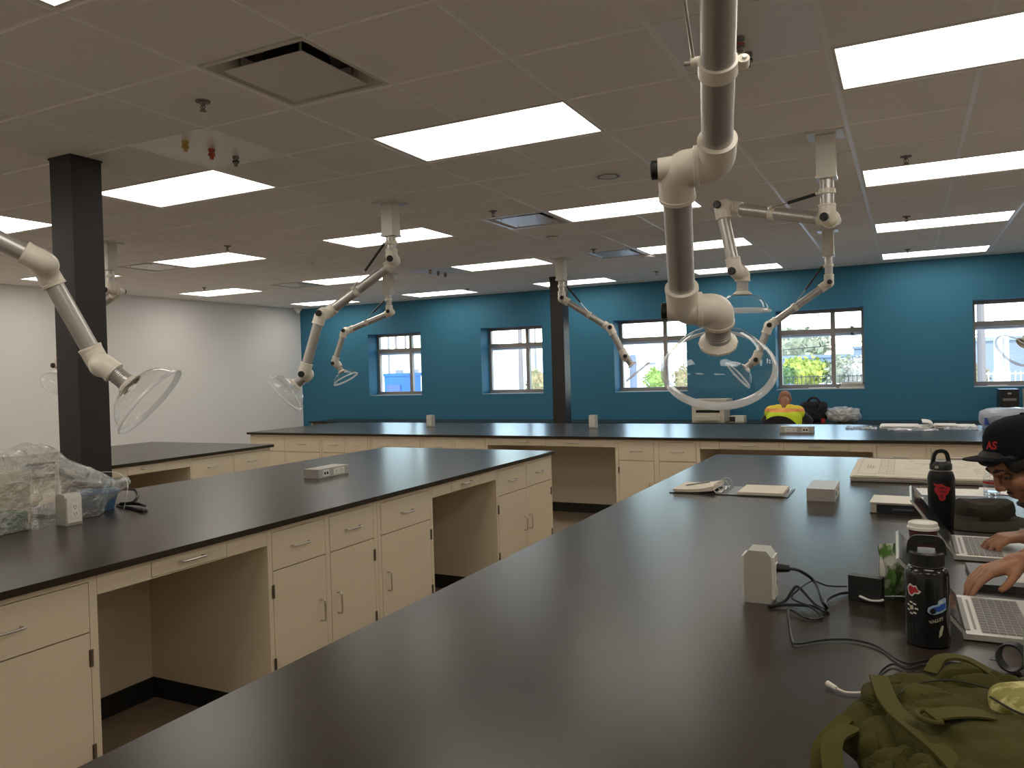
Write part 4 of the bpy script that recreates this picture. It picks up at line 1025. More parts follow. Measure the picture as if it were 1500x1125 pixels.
cable('thin black charger lead running from the brick across to the near laptop', [onb(1240, 859, h+.02), onb(1212, 858, h+.01), onb(1190, 851, h+.03), onb(1172, 862, h+.03), onb(1160, 876, h+.01), onb(1185, 888, h+.01), onb(1205, 905, h), onb(1180, 905, h), onb(1156, 893, h+.004), onb(1157, 915, h), onb(1160, 935, h), onb(1167, 943, h), onb(1200, 938, h), onb(1245, 937, h), onb(1285, 947, h), onb(1325, 971, h), onb(1360, 966, h), onb(1400, 965, h), onb(1440, 976, h), onb(1470, 988, h), onb(1495, 986, h)], .0026)
cable('black cable curving out from behind the green backpack', [onb(1470, 991, h-.002), onb(1430, 980, h-.002), onb(1390, 970, h-.002), onb(1350, 974, h-.001), onb(1328, 980, h), onb(1308, 973, h), onb(1292, 982, h), onb(1283, 996, h), onb(1275, 1012, h)], .0022)
t = thing('coiled_cable', 'small coil of black cable at the picture edge beside the near laptop', 'cable', onb(1480, 985)); bm = bmesh.new()
for q in range(4): sweep(bm, [(.024*cos(a_)+.003*q, .006*q+.012*sin(a_), .030+.024*sin(a_)) for a_ in [2*pi*i/28 for i in range(29)]], .003, 7)
mk('coil', bm, M_cord, t, smooth=True)
bm = bmesh.new(); ribbon(bm, [(-.03, .004, .02), (-.026, .02, .02), (-.018, .022, .02)], .012, .002, (0, 0, 1)); mk('tie_strap', bm, M_black, t)
w0, w1 = onb(1212, 1001, h+.004), onb(1226, 1009, h+.002)
cable('short white usb cable sticking out from the green backpack', [w1, onb(1238, 1014, h), onb(1252, 1015, h), onb(1275, 1014, h)], .0028, 'usb_cable', mat('white_cable', (.62, .57, .50), .5), (w0, w1, .0062, .0045, mat('white_cable', (.62, .57, .5), .5)))

# ------------------------------------------------------------------ backpack
M_pack = mat('olive_nylon', (.058, .053, .011), .85, spec=.15, bump=(500, .3, .001), var=(7, (.044, .040, .008)))
M_strap = mat('olive_webbing', (.074, .066, .016), .85, spec=.15, bump=(900, .3, .001)); M_camo = mat('yellow_camo_cloth', (.22, .20, .04), .8, var=(38, (.50, .46, .20), .50, .60)); M_pdark = mat('dark_olive_lining', (.018, .018, .010), .9)
t = thing('backpack', 'olive green backpack with webbing straps lying on the foreground bench', 'backpack', (.135, 1.305, BZ), radians(28))
def cushion(cx, cy, cz, rx, ry, rz, p=3.2, seed=0, amp=.012, fold=.012, sub=5, freq=9):
    bm = bmesh.new(); bmesh.ops.create_icosphere(bm, subdivisions=sub, radius=1)
    for v_ in bm.verts:
        d = v_.co.normalized(); k = (abs(d.x)**p+abs(d.y)**p+abs(d.z)**p)**(-1/p); q = V((d.x*k*rx, d.y*k*ry, d.z*k*rz))
        w = q*freq+V((seed, seed*2, 0)); f_ = noise.noise(w)
        g = 1-abs(noise.noise(V((w.x*.9+w.y*.5, w.y*.55-w.x*.3, w.z*.7))*1.1)); g = max(0, g-.74)/.26
        g2 = 1-abs(noise.noise(V((w.y*1.3+seed, w.x*.6, w.z))*1.5)); g2 = max(0, g2-.8)/.2
        q += d*(amp*f_*.8 - fold*g*1.2 - fold*.5*g2 + .003*noise.noise(q*34))
        v_.co = V((cx, cy, cz))+q
        if v_.co.z < .001: v_.co.z = .001
    return bm
mk('main_compartment', cushion(0, -.02, .062, .225, .25, .072, 2.8, 1, .016, .016, 6), M_pack, t, smooth=True)
mk('front_pocket', cushion(-.03, -.05, .112, .145, .185, .036, 3.2, 5, .010, .010, 6, 7), M_pack, t, smooth=True)
mk('side_pocket', cushion(-.170, -.07, .072, .050, .17, .058, 2.3, 9, .018, .018, 6, 11), M_pack, t, smooth=True)
mk('top_flap', cushion(.01, .185, .095, .135, .066, .048, 2.3, 14, .016, .018, 6, 10), M_pack, t, smooth=True)
mk('shoulder_pad', cushion(-.085, .11, .112, .075, .10, .034, 2.3, 40, .012, .014, 5, 12), M_pack, t, smooth=True)
mk('lower_side_pocket', cushion(.225, .03, .066, .07, .20, .056, 2.6, 19, .014, .02, 6), M_pack, t, smooth=True)
bm = bmesh.new(); sweep(bm, [(-.130+.021*cos(a_), -.01+.021*sin(a_), .152) for a_ in [pi*.5+pi*i/14 for i in range(15)]]+[(-.130, -.031, .152), (-.130, .011, .152)], .0036, 8); mk('d_ring', bm, M_strap, t, smooth=True)
bm = bmesh.new(); ribbon(bm, smooth_path([(-.135, -.01, .153), (-.11, -.01, .156), (-.075, -.01, .155), (-.05, -.01, .150)], 5), .032, .003); mk('webbing_tab', bm, M_strap, t)
for pts, w in (([(-.20, .09, .095), (-.245, .06, .085), (-.268, -.02, .050), (-.262, -.13, .012), (-.235, -.30, .006)], .030), ([(-.20, .11, .10), (-.250, .085, .070), (-.262, .05, .035), (-.225, .03, .05)], .026), ([(-.12, .17, .138), (-.155, .05, .136), (-.15, -.10, .125), (-.16, -.28, .07)], .028)):
    bm = bmesh.new(); ribbon(bm, smooth_path(pts, 8), w, .004); mk('strap', bm, M_strap, t, smooth=True, angle=.6)
bm = bmesh.new(); ribbon(bm, smooth_path([(-.02, .195, .130), (.01, .215, .146), (.05, .212, .144), (.085, .185, .124)], 7), .022, .005); mk('carry_handle', bm, M_strap, t)
bm = bmesh.new(); sweep(bm, smooth_path([(-.125, .095, .140), (-.07, .128, .143), (-.01, .125, .143), (.02, .05, .148), (.03, -.08, .148)], 7), .0014, 6); mk('zipper', bm, M_pdark, t, smooth=True)
mk('camo_pouch', cushion(.060, .010, .140, .075, .080, .026, 2.8, 23, .010, .008), M_camo, t, smooth=True)
bm = bmesh.new(); sweep(bm, smooth_path([(-.012, .05, .150), (-.014, -.02, .156), (.025, -.072, .155), (.10, -.076, .150)], 6), .0016, 6); mk('pouch_zipper', bm, M_pdark, t, smooth=True)
mk('camo_sleeve', cushion(.20, .20, .055, .08, .08, .05, 2.4, 31, .012, .016), mat('dark_camo_cloth', (.05, .05, .022), .85, var=(20, (.09, .088, .03))), t, smooth=True)

# ------------------------------------------------------------------ plastic covered equipment on the next bench
M_sheet = clear('clear_polythene', (.97, .97, .96), .17, .09, haze=.17, hazecol=(.84, .81, .74), bump=(22, 1., .03))
t = thing('plastic_sheet', 'crumpled clear plastic sheet draped over equipment by the dark column', 'plastic sheet', (-3.85, 1.2, BZ))
bm = bmesh.new(); ny, nx = 60, 34; Y0, Y1 = 0, 1.56
rows = []
for j in range(ny+1):
    y = Y0+(Y1-Y0)*j/ny
    H = .335 if y < 1.16 else .335-(y-1.16)*.72
    H = max(.12, H)+.018*noise.noise(V((0, y*7, 0)))
    xf = .29 + .05*noise.noise(V((3, y*4, 0))) - max(0, y-1.2)*.25; xb = -.30
    row = []
    for i in range(nx+1):
        s = i/nx; a_ = pi*s; cx = cos(a_); sx = sin(a_)
        px_ = (xf if cx > 0 else -xb)*(abs(cx)**.55)*(1 if cx > 0 else -1); pz = H*(sx**.55)
        k = 1-abs(noise.noise(V((s*6, y*6, 1)))); k = max(0, k-.7)*.10
        nn_ = noise.noise(V((s*11, y*9, 4)))*.018+noise.noise(V((s*4, y*3, 8)))*.03
        pz += (k+nn_)*(sx**.5); px_ += (k+nn_)*cx
        yy_ = y + (.10*sx if j == ny else .10*sx*max(0, (y-1.2)/.3)) - (.12*(1-sx) if y > 1.3 else 0)*((y-1.3)/.2)
        row.append(bm.verts.new((px_, yy_, max(.003, pz))))
    rows.append(row)
for j in range(ny):
    for i in range(nx): bm.faces.new((rows[j][i], rows[j][i+1], rows[j+1][i+1], rows[j+1][i]))
mk('sheet', bm, M_sheet, t, smooth=True)
bm = bmesh.new(); 
for sgn in (0, ): sweep(bm, [v_ for v_ in [V((.0+.24*cos(pi*i/20), 1.50+.10*sin(pi*i/20), .17*sin(pi*i/20)**.6+.004)) for i in range(21)]], .003, 5)
mk('sheet_hem', bm, M_sheet, t, smooth=True)
def inner(label, cat, name, x0, x1, y0, y1, h_, m, extra=None):
    t = thing(name, label, cat, (x0, y0, BZ)); w, d = x1-x0, y1-y0
    mk('carton', B(0, w, 0, d, 0, h_), m, t, bevel=.006); mk('lid_flap', B(0, w, 0, d*.495, h_, h_+.003), m, t); mk('lid_flap', B(0, w, d*.505, d, h_, h_+.003), m, t)
inner('dark red carton under the clear plastic sheet', 'box', 'carton_box', -4.05, -3.74, 1.45, 1.95, .19, mat('dark_red_card', (.16, .045, .035), .7))
inner('green carton low under the clear plastic sheet', 'box', 'carton_box', -3.72, -3.60, 1.35, 2.2, .075, mat('green_card', (.06, .11, .05), .7))
inner('cream carton deep under the clear plastic sheet', 'box', 'carton_box', -4.08, -3.74, 2.0, 2.30, .24, mat('cream_card', (.42, .37, .25), .7))
t = thing('lab_stand', 'white upright laboratory stand under the plastic sheet', 'lab stand', (-3.84, 2.50, BZ))
mk('base_plate', B(-.08, .08, -.1, .1, 0, .015), M_grey, t, bevel=.003)
bm = bmesh.new(); cyl(bm, (0, 0, .015), (0, 0, .27), .010, n=14); mk('rod', bm, M_plate, t, smooth=True)
bm = bmesh.new(); cyl(bm, (0, .03, .262), (0, -.16, .262), .007, n=10); cyl(bm, (0, -.16, .262), (0, -.16, .215), .006, n=10); mk('clamp_arm', bm, M_grey, t, smooth=True)
bm = bmesh.new(); cyl(bm, (0, -.02, .235), (0, .03, .235), .004, n=8); mk('clamp_screw', bm, M_grey, t)
t = thing('blue_tub', 'blue round tub at the end of the plastic sheet', 'tub', (-3.76, 2.66, BZ))
bm = bmesh.new(); lathe(bm, [(0, .003), (.075, 0), (.10, .09), (.104, .092), (.100, .094), (.072, .006), (0, .006)], n=28); mk('tub_wall', bm, mat('blue_tub_plastic', (.07, .15, .27), .45), t, smooth=True, angle=.7)
bm = bmesh.new(); sweep(bm, [(.104*cos(2*pi*i/32), .104*sin(2*pi*i/32), .093) for i in range(33)], .004, 6); mk('rim', bm, M_pt, t, smooth=True)
cable('black hose looping out from under the plastic sheet', [onb(172, 740, h), onb(195, 745, h+.002), onb(210, 748, h+.004), onb(214, 742, h+.008), onb(200, 738, h+.01), onb(176, 738, h+.012), onb(194, 736, h+.02), onb(202, 727, h+.045), onb(198, 718, h+.062), onb(188, 716, h+.06)], .008, 'rubber_hose', M_cord, cat='hose')

# ------------------------------------------------------------------ far bench and wall desk clutter
def papers(name, label, x, y, w, d, z, m, curl=0, rz=0, thick=.012):
    t = thing(name, label, 'paper', (x, y, z), rz); bm = bmesh.new(); n_ = 16; L_ = [[], []]
    for i in range(n_+1):
        s = i/n_; X = w*s; Z = thick+.01*noise.noise(V((s*5, x, y)))*(1 if s < .6 else .3)
        if curl and s > .62:
            a_ = (s-.62)/.38*pi*1.05; X = w*.62+curl*1.6*sin(a_); Z = thick+curl*(1-cos(a_))*.55
        for k, yy_ in enumerate((0, d)):
            L_[k].append((bm.verts.new((X, yy_, Z)), bm.verts.new((X, yy_, max(.0004, Z-thick)))))
    for i in range(n_):
        a, b, c, e = L_[0][i], L_[0][i+1], L_[1][i+1], L_[1][i]
        bm.faces.new((a[0], b[0], c[0], e[0])); bm.faces.new((a[1], e[1], c[1], b[1])); bm.faces.new((a[0], a[1], b[1], b[0])); bm.faces.new((e[0], c[0], c[1], e[1]))
    bm.faces.new((L_[0][0][0], L_[1][0][0], L_[1][0][1], L_[0][0][1])); bm.faces.new((L_[0][n_][0], L_[0][n_][1], L_[1][n_][1], L_[1][n_][0]))
    mk('leaves', bm, m, t); mk('top_leaf', B(.01, w*.55, .01, d-.01, thick+.008, thick+.009), M_pwhite, t); return t
papers('drawing_roll', 'curled set of paper drawings on the far bench right of the seated vest wearer', -.25, 8.42, .62, .45, BZ, M_pwhite, .05, 0, .010)
papers('flat_drawings', 'flat drawings beyond the curled set on the far bench', .22, 8.55, .36, .34, BZ, M_pwhite, 0, 0, .014)
M_film = clear('thin_film', (.97, .98, 1), .12, .1, haze=.35, hazecol=(.85, .88, .92), bump=(25, .9, .01))
for k, (x, y, w, d, lab) in enumerate(((-.55, 8.28, .28, .25, 'crinkled clear film left of the curled drawings'), (-.17, 8.12, .42, .22, 'crinkled clear film in front of the curled drawings'), (.30, 8.28, .28, .25, 'crinkled clear film right of the curled drawings'))):
    bm = bmesh.new(); n_ = 14
    g = [[bm.verts.new((w*i/n_, d*j/n_, .004+.028*abs(noise.noise(V((i*.5, j*.5, k*7)))))) for i in range(n_+1)] for j in range(n_+1)]
    for j in range(n_):
        for i in range(n_): bm.faces.new((g[j][i], g[j][i+1], g[j+1][i+1], g[j+1][i]))
    o = tag(mk('plastic_film', bm, M_film, smooth=True), lab, 'plastic film', 'plastic film on the far bench'); o.location = (x, y, BZ)
# shrink-wrapped bottles
t = thing('water_pack', 'shrink-wrapped pack of water bottles on the far bench behind the cap', 'bottle pack', (.60, 8.25, BZ))
bm = bmesh.new(); n_ = 20
vv = ball(bm, (.33, .2, .095), .40, .24, .105, sub=4)
for v_ in vv:
    d = (v_.co-V((.33, .2, .095))); d = V((d.x/.40, d.y/.24, d.z/.105)); k = (abs(d.x)**4+abs(d.y)**4+abs(d.z)**4)**(-.25)
    v_.co = V((.33+d.x*k*.34, .2+d.y*k*.2, .105+d.z*k*.090))+d*.012*noise.noise(v_.co*22); v_.co.z = max(.002, v_.co.z)
mk('film_wrap', bm, clear('wrap_film', (.96, .97, 1), .15, .1, haze=.45, hazecol=(.86, .88, .92), bump=(30, .9, .01)), t, smooth=True)
bm = bmesh.new(); lathe(bm, [(0, .002), (.031, .002), (.031, .12), (.012, .16), (.012, .172), (0, .172)], n=12); pm = mesh_from(bm, 'bottle', M_pet, True)
bm = bmesh.new(); lathe(bm, [(.0316, .05), (.0316, .115)], n=12); lm = mesh_from(bm, 'bottle_label', mat('deep_blue_label', (.02, .06, .28), .4), True)
for i in range(9):
    for j in range(5):
        o = link('bottle', pm, t); o.location = (.05+i*.07, .06+j*.07, 0); q = link('bottle_label', lm, o)
# wall desk: printer, bag, black bag, computers, windowsill papers
DZ = .76
t = thing('printer', 'beige laser printer on the wall desk, seen through the big clear hood', 'printer', (-2.80, 11.35, DZ)); M_pr = mat('printer_beige', (.62, .57, .46), .5)
mk('printer_body', B(0, .46, 0, .42, 0, .25), M_pr, t, bevel=.012); mk('scanner_lid', B(-.01, .50, -.01, .43, .255, .33), M_pr, t, bevel=.012)
mk('control_panel', B(.36, .52, -.03, .0, .19, .26), M_black, t); mk('paper_tray', B(.05, .41, -.04, .0, .03, .09), M_pr, t, bevel=.005); mk('output_slot', B(.06, .40, -.002, .002, .14, .18), M_dark, t)
t = thing('desk_device', 'small grey device on the wall desk right of the printer', 'device', (-2.27, 11.38, DZ)); mk('case', B(0, .2, 0, .2, .0, .09), M_pr, t, bevel=.006); mk('front_slot', B(-.002, .08, -.004, 0, .01, .08), M_black, t); mk('paper', B(.08, .2, -.004, 0, .02, .085), M_pwhite, t)
t = thing('plastic_bag', 'clear bag stuffed with beige cloth on the wall desk', 'bag', (-.78, 11.45, DZ))
mk('cloth_bundle', cushion(0, 0, .09, .19, .12, .085, 2.2, 3, .05, .03, 4, 16), mat('beige_cloth', (.50, .47, .38), .9), t, smooth=True); mk('bag_film', cushion(0, 0, .105, .225, .14, .105, 2.4, 8, .05, .02, 4, 14), M_film, t, smooth=True)
t = thing('shoulder_bag', 'black soft bag on the wall desk beside the seated vest wearer', 'bag', (-1.15, 11.5, DZ))
mk('bag_body', cushion(0, 0, .15, .19, .11, .15, 3, 4, .02, .02, 4, 8), mat('black_nylon', (.012, .011, .012), .8), t, smooth=True)
bm = bmesh.new(); ribbon(bm, smooth_path([(-.08, -.08, .27), (-.03, -.09, .33), (.04, -.09, .33), (.09, -.08, .27)], 6), .03, .006, (0, 1, 0)); mk('handle', bm, M_black, t)
mk('red_tag', B(.10, .15, -.12, -.112, .0, .06), M_red, t)
t = thing('computer_tower', 'black computer tower on the wall desk under the rightmost window', 'computer', (1.02, 11.35, DZ)); mk('case', B(0, .2, 0, .42, 0, .42), M_black, t, bevel=.006); mk('badge', B(.08, .12, -.003, 0, .36, .38), M_steel, t); mk('drive_bay', B(.03, .17, -.003, 0, .28, .31), M_grey, t)
t = thing('monitor', 'dark monitor with grey edge beside the black tower', 'monitor', (1.28, 11.45, DZ)); mk('screen', B(0, .5, 0, .04, .09, .42), M_black, t, bevel=.004); mk('bezel_edge', B(-.012, 0, -.004, .044, .09, .42), M_outlet, t); mk('stand', B(.22, .28, .02, .06, .01, .12), M_black, t); mk('foot', B(.12, .38, -.06, .16, 0, .012), M_black, t)
def sillbook(label, x, z, w, h_, m, rz=0):
    t = thing('sill_book', label, 'book', (x, 11.99, WZ0+.008+z), rz, 'books and papers on the window sill')
    mk('pages', B(.003, w-.003, .003, .197, .002, h_-.002), M_pwhite, t); mk('cover', B(0, w, 0, .2, h_-.002, h_), m, t); mk('back_cover', B(0, w, 0, .2, 0, .002), m, t)
sillbook('tan folder at the bottom of the window sill stack', -.86, 0, .33, .030, mat('tan_card', (.45, .33, .17), .7)); sillbook('dark book in the middle of the window sill stack', -.84, .031, .31, .03, mat('dark_red_card', (.16, .045, .035), .7), .05); sillbook('white booklet on top of the window sill stack', -.83, .062, .28, .026, M_pwhite, -.08)
o = tag(mk('paper_sheet', B(0, .36, 0, .2, 0, .012), M_pwhite), 'white papers lying on the sill left of the book stack', 'paper'); o.location = (-1.27, 11.97, WZ0+.009)
o = tag(mk('paper_sheet', B(0, .22, 0, .18, 0, .01), M_pwhite), 'white papers on the sill of the rightmost window', 'paper'); o.location = (.95, 11.97, WZ0+.009)

# ------------------------------------------------------------------ people
def flesh(name, caps, balls, m, parent, voxel=.005, it=6, fac=.5):
    bm = bmesh.new()
    for p, q, r1, r2 in caps:
        p, q = V(p), V(q); cyl(bm, p, q, r1, r2, n=16); ball(bm, p, r1, sub=2); ball(bm, q, r2, sub=2)
    for c, r, rot in balls: ball(bm, c, r[0], r[1], r[2], rot, 3)
    o = mk(name, bm, m, parent, world=True)
    return bake(o, [('REMESH', dict(mode='VOXEL', voxel_size=voxel)), ('SMOOTH', dict(factor=fac, iterations=it))])
def hand(wr, dr, up, side, curl=.5, spread=.12, thumb=1., L=1.0, idx=None):
    """tapered capsules of a hand; side=+1 puts the thumb on dr x up's left"""
    X = V(dr).normalized(); Z = (V(up)-X*V(up).dot(X)).normalized(); Y = Z.cross(X)*side
    def P(x, y, z): return V(wr)+(X*x+Y*y+Z*z)*L
    c = [(P(-.01, .0, 0), P(.02, 0, 0), .024*L, .025*L)]
    for q, (y, l) in enumerate(((.031, .95), (.010, 1.05), (-.011, .98), (-.030, .80))):
        c.append((P(.012, y*.55, 0), P(.088-.004*abs(q-1), y, .003), .0165*L, .0125*L))
        k = curl if idx is None or q else idx
        a = .15+k*.35; x, z, yy_ = .088-.004*abs(q-1), .003, y; rr = .0098
        for s, ln in enumerate((.043*l, .028*l, .021*l)):
            x2, z2, y2 = x+cos(a)*ln, z-sin(a)*ln, yy_+spread*(1.5-q)*.3*ln
            c.append((P(x, yy_, z), P(x2, y2, z2), rr*L, (rr-.0011)*L)); rr -= .0011; x, z, yy_ = x2, z2, y2; a += k*.75
    c.append((P(.012, .022, -.004), P(.045, .047*thumb, -.014), .0155*L, .012*L)); c.append((P(.045, .047*thumb, -.014), P(.072, .056*thumb, -.026), .0112*L, .0102*L)); c.append((P(.072, .056*thumb, -.026), P(.094, .052*thumb, -.036), .0102*L, .0085*L))
    return c
def head_parts(O, f, pitch):
    f = V(f).normalized(); L_ = V((0, 0, 1)).cross(f)
    F = f*cos(pitch)-V((0, 0, 1))*sin(pitch); U = F.cross(L_)
    rot = Matrix((F, L_, U)).transposed()
    def P(x, y, z): return V(O)+F*x+L_*y+U*z
    balls = [(P(-.012, 0, .034), (.100, .077, .086), rot), (P(.032, 0, -.044), (.062, .058, .072), rot), (P(.066, 0, -.103), (.024, .026, .019), rot), (P(.060, .040, -.030), (.028, .024, .028), rot), (P(.060, -.040, -.030), (.028, .024, .028), rot),
             (P(.104, .012, -.031), (.010, .009, .008), rot), (P(.104, -.012, -.031), (.010, .009, .008), rot), (P(-.012, .077, -.008), (.020, .009, .032), rot), (P(-.012, -.077, -.008), (.020, .009, .032), rot), (P(.066, .0, .05), (.03, .05, .045), rot), (P(.0, .045, -.06), (.05, .022, .045), rot), (P(.0, -.045, -.06), (.05, .022, .045), rot)]
    caps = [(P(.090, 0, .022), P(.112, 0, -.024), .0085, .0125), (P(.084, -.038, .026), P(.090, -.012, .027), .011, .012), (P(.084, .038, .026), P(.090, .012, .027), .011, .012),
            (P(.088, -.018, -.062), P(.088, .018, -.062), .0085, .0085), (P(.086, -.015, -.076), P(.086, .015, -.076), .0085, .0085)]
    return caps, balls, P, rot
M_skin = mat('brown_skin', (.35, .165, .088), .5, spec=.35, var=(14, (.30, .14, .074)), bump=(220, .12, .001)); M_hair = mat('black_hair', (.008, .007, .006), .6, bump=(300, .8, .003)); M_shirt = mat('black_cotton', (.012, .012, .013), .9, sheen=.2)
M_jean = mat('dark_denim', (.02, .026, .045), .9)

def stool(label, x, y, z):
    t = thing('lab_stool', label, 'stool', (x, y, 0))
    bm = bmesh.new(); lathe(bm, [(0, z-.07), (.17, z-.07), (.185, z-.05), (.18, z-.012), (.15, z), (0, z)], n=28); mk('seat', bm, M_black, t, smooth=True, angle=.7)
    bm = bmesh.new(); cyl(bm, (0, 0, .06), (0, 0, z-.07), .025, n=14); mk('post', bm, M_steel, t, smooth=True)
    bm = bmesh.new(); sweep(bm, [(.2*cos(2*pi*i/30), .2*sin(2*pi*i/30), .25) for i in range(31)], .009, 8); mk('foot_ring', bm, M_steel, t, smooth=True)
    for q in range(5):
        a_ = q*2*pi/5; bm = bmesh.new(); cyl(bm, (0, 0, .07), (.26*cos(a_), .26*sin(a_), .035), .018, .012, n=8); cyl(bm, (.26*cos(a_), .26*sin(a_), .0), (.26*cos(a_), .26*sin(a_), .035), .016, n=8); mk('leg', bm, M_black, t, smooth=True, angle=.6)
stool('black lab stool under the person in the cap', 1.02, 3.02, .60); stool('black lab stool under the person at the near laptop', 1.08, 2.28, .60)

# person in the cap
O = V((.326, 2.955, 1.235)); FD = V((-.93, -.37, 0)).normalized(); PT = radians(36)
t = thing('person', 'person in a black cap bending over the far open laptop', 'person', (1.02, 3.02, 0))
hc, hb, HP, hrot = head_parts(O, FD, PT)
SL, SR = V((.66, 3.20, 1.10)), V((.66, 2.80, 1.10)); PV = V((1.02, 3.02, .68)); CH = V((.68, 3.0, 1.04))
neck = [(HP(-.035, 0, -.03), HP(-.10, 0, -.115), .056, .058), (HP(-.10, 0, -.115), CH+V((.0, 0, .05)), .058, .07)]
WL, WR = V((.352, 3.085, .972)), V((.44, 2.925, .968)); EL, ER = V((.62, 3.27, .985)), V((.68, 2.72, .985))
torso = [(CH, PV, .135, .15), (SL, SR, .075, .075), (CH+V((.02, .09, 0)), PV+V((0, .06, 0)), .11, .11), (CH+V((.02, -.09, 0)), PV+V((0, -.06, 0)), .11, .11)]
arms = [(SL, EL, .058, .046), (SR, ER, .058, .046)]; fore = [(EL, WL, .044, .026), (ER, WR, .044, .026)]
KL, KR, AL, AR = V((.68, 3.16, .62)), V((.68, 2.90, .62)), V((.74, 3.16, .16)), V((.74, 2.90, .16))
legs = [(PV+V((0, .09, -.0)), KL, .085, .06), (PV+V((0, -.09, 0)), KR, .085, .06), (KL, AL, .058, .04), (KR, AR, .058, .04)]
hl = hand(WL, (-.115, -.055, -.012), (0, 0, 1), -1, .62, .15); hr = hand(WR, (-.12, .02, -.012), (0, 0, 1), -1, .6)
body = flesh('body', hc+neck+torso+arms+fore+legs+hl+hr, hb, M_skin, t, .0045, 4)
def grow(c, g): return [(p, q, a+g, b+g) for p, q, a, b in c]
flesh('shirt', grow(torso, .012)+grow(arms, .014)+[(EL, EL.lerp(WL, .82), .052, .038), (ER, ER.lerp(WR, .85), .052, .038), (CH+V((.0, 0, .03)), HP(-.10, 0, -.13), .085, .066)], [], M_shirt, t, .008, 6)
flesh('trousers', grow(legs, .014)+[(PV+V((0, .07, -.01)), PV+V((0, -.07, -.01)), .15, .15)], [], M_jean, t, .012, 6)
for s in (1, -1):
    f_ = AL if s > 0 else AR; flesh('shoe', [(f_+V((.02, 0, -.09)), f_+V((-.14, 0, -.115)), .045, .036)], [], M_black, t, .008, 4)
# cap, hair, face details are parts of the person or things worn
flesh('hair', [], [(HP(-.022, 0, .036), (.098, .080, .088), hrot), (HP(-.075, 0, -.02), (.045, .062, .06), hrot), (HP(.070, .0, .070), (.040, .060, .026), hrot), (HP(.045, .062, .035), (.030, .016, .034), hrot), (HP(.045, -.062, .035), (.030, .016, .034), hrot), (HP(.014, .073, .012), (.022, .010, .032), hrot), (HP(.014, -.073, .012), (.022, .010, .032), hrot)], M_hair, t, .006, 3)
for s in (1, -1):
    e_ = HP(.0755, s*.031, .003); bm = bmesh.new(); ball(bm, e_, .0110, sub=2); ey = mk('eye', bm, mat('eye_white', (.10, .075, .065), .35), t, smooth=True, world=True)
    F_ = (HP(1, 0, 0)-HP(0, 0, 0)); bm = bmesh.new(); ball(bm, e_+F_*.0085-V((0, 0, .002)), .0055, sub=2); mk('iris', bm, M_black, ey, smooth=True, world=True)
    flesh('eyelid', [(HP(.0845, s*.020, .010), HP(.084, s*.031, .0115), .0046, .005), (HP(.084, s*.031, .0115), HP(.078, s*.042, .008), .005, .004)], [], M_skin, t, .003, 2)
    flesh('eyebrow', [(HP(.0970, s*.013, .031), HP(.0945, s*.028, .036), .0055, .006), (HP(.0945, s*.028, .036), HP(.083, s*.045, .031), .006, .004)], [], M_hair, t, .003, 2)
flesh('goatee', [(HP(.088, -.012, -.104), HP(.088, .012, -.104), .009, .009), (HP(.080, -.014, -.116), HP(.080, .014, -.116), .011, .011), (HP(.074, -.02, -.118), HP(.074, .02, -.118), .010, .010)], [], M_hair, t, .004, 3)
flesh('moustache', [(HP(.0985, -.002, -.0525), HP(.092, -.020, -.058), .0036, .0028), (HP(.0985, .002, -.0525), HP(.092, .020, -.058), .0036, .0028)], [], M_hair, t, .0025, 2)
flesh('lips', [(HP(.094, -.014, -.066), HP(.094, .014, -.066), .0048, .0048), (HP(.092, -.012, -.073), HP(.092, .012, -.073), .005, .005)], [], mat('lip_skin', (.20, .07, .05), .45), t, .003, 2)
# baseball cap: a thing worn on the head
M_capc = mat('charcoal_cap_cloth', (.008, .008, .010), .9, spec=.15, bump=(500, .2, .001)); CO = O+FD*(-.012)+V((0, 0, .043)); cp_ = radians(7)
Fc = FD*cos(cp_)-V((0, 0, 1))*sin(cp_); Lc = V((0, 0, 1)).cross(FD); Uc = Fc.cross(Lc)
t = thing('baseball_cap', 'black flat-brimmed cap with red lettering on the bending person', 'cap', CO)
def CP(x, y, z): return Fc*x+Lc*y+Uc*z
bm = bmesh.new(); rings = []; n_ = 40
for (z, k) in ((-.012, 1.0), (.02, 1.01), (.05, .97), (.075, .86), (.093, .66), (.103, .40), (.107, .14), (.108, .001)):
    rings.append([bm.verts.new(CP((.121 if cos(2*pi*i/n_) > 0 else .108)*k*cos(2*pi*i/n_) + (.006 if cos(2*pi*i/n_) > .3 else 0), .092*k*sin(2*pi*i/n_), z*(1.0))) for i in range(n_)])
for a, b in zip(rings, rings[1:]):
    for i in range(n_): bm.faces.new((a[i], a[(i+1) % n_], b[(i+1) % n_], b[i]))
cr_ = mk('crown', bm, M_capc, t, smooth=True)
bm = bmesh.new(); lathe(bm, [(0, 0), (.008, 0), (.007, .005), (0, .007)], CP(0, 0, .107), Uc, 14); mk('top_button', bm, M_capc, cr_, smooth=True)
bm = bmesh.new(); T_, L_ = [], []
for i in range(21):
    a_ = -1.15+2.3*i/20; x0, y0 = .118*cos(a_)-.0, .090*sin(a_); x1, y1 = x0+.078*cos(a_)**.6 if cos(a_) > 0 else x0, y0*1.02
    z1 = -.010-.010*(y0/.09)**2
    T_.append((bm.verts.new(CP(x0-.012, y0*.93, -.008-.004*(y0/.09)**2)), bm.verts.new(CP(x1, y1, z1)))); L_.append((bm.verts.new(CP(x0-.012, y0*.93, -.012-.004*(y0/.09)**2)), bm.verts.new(CP(x1, y1, z1-.004))))
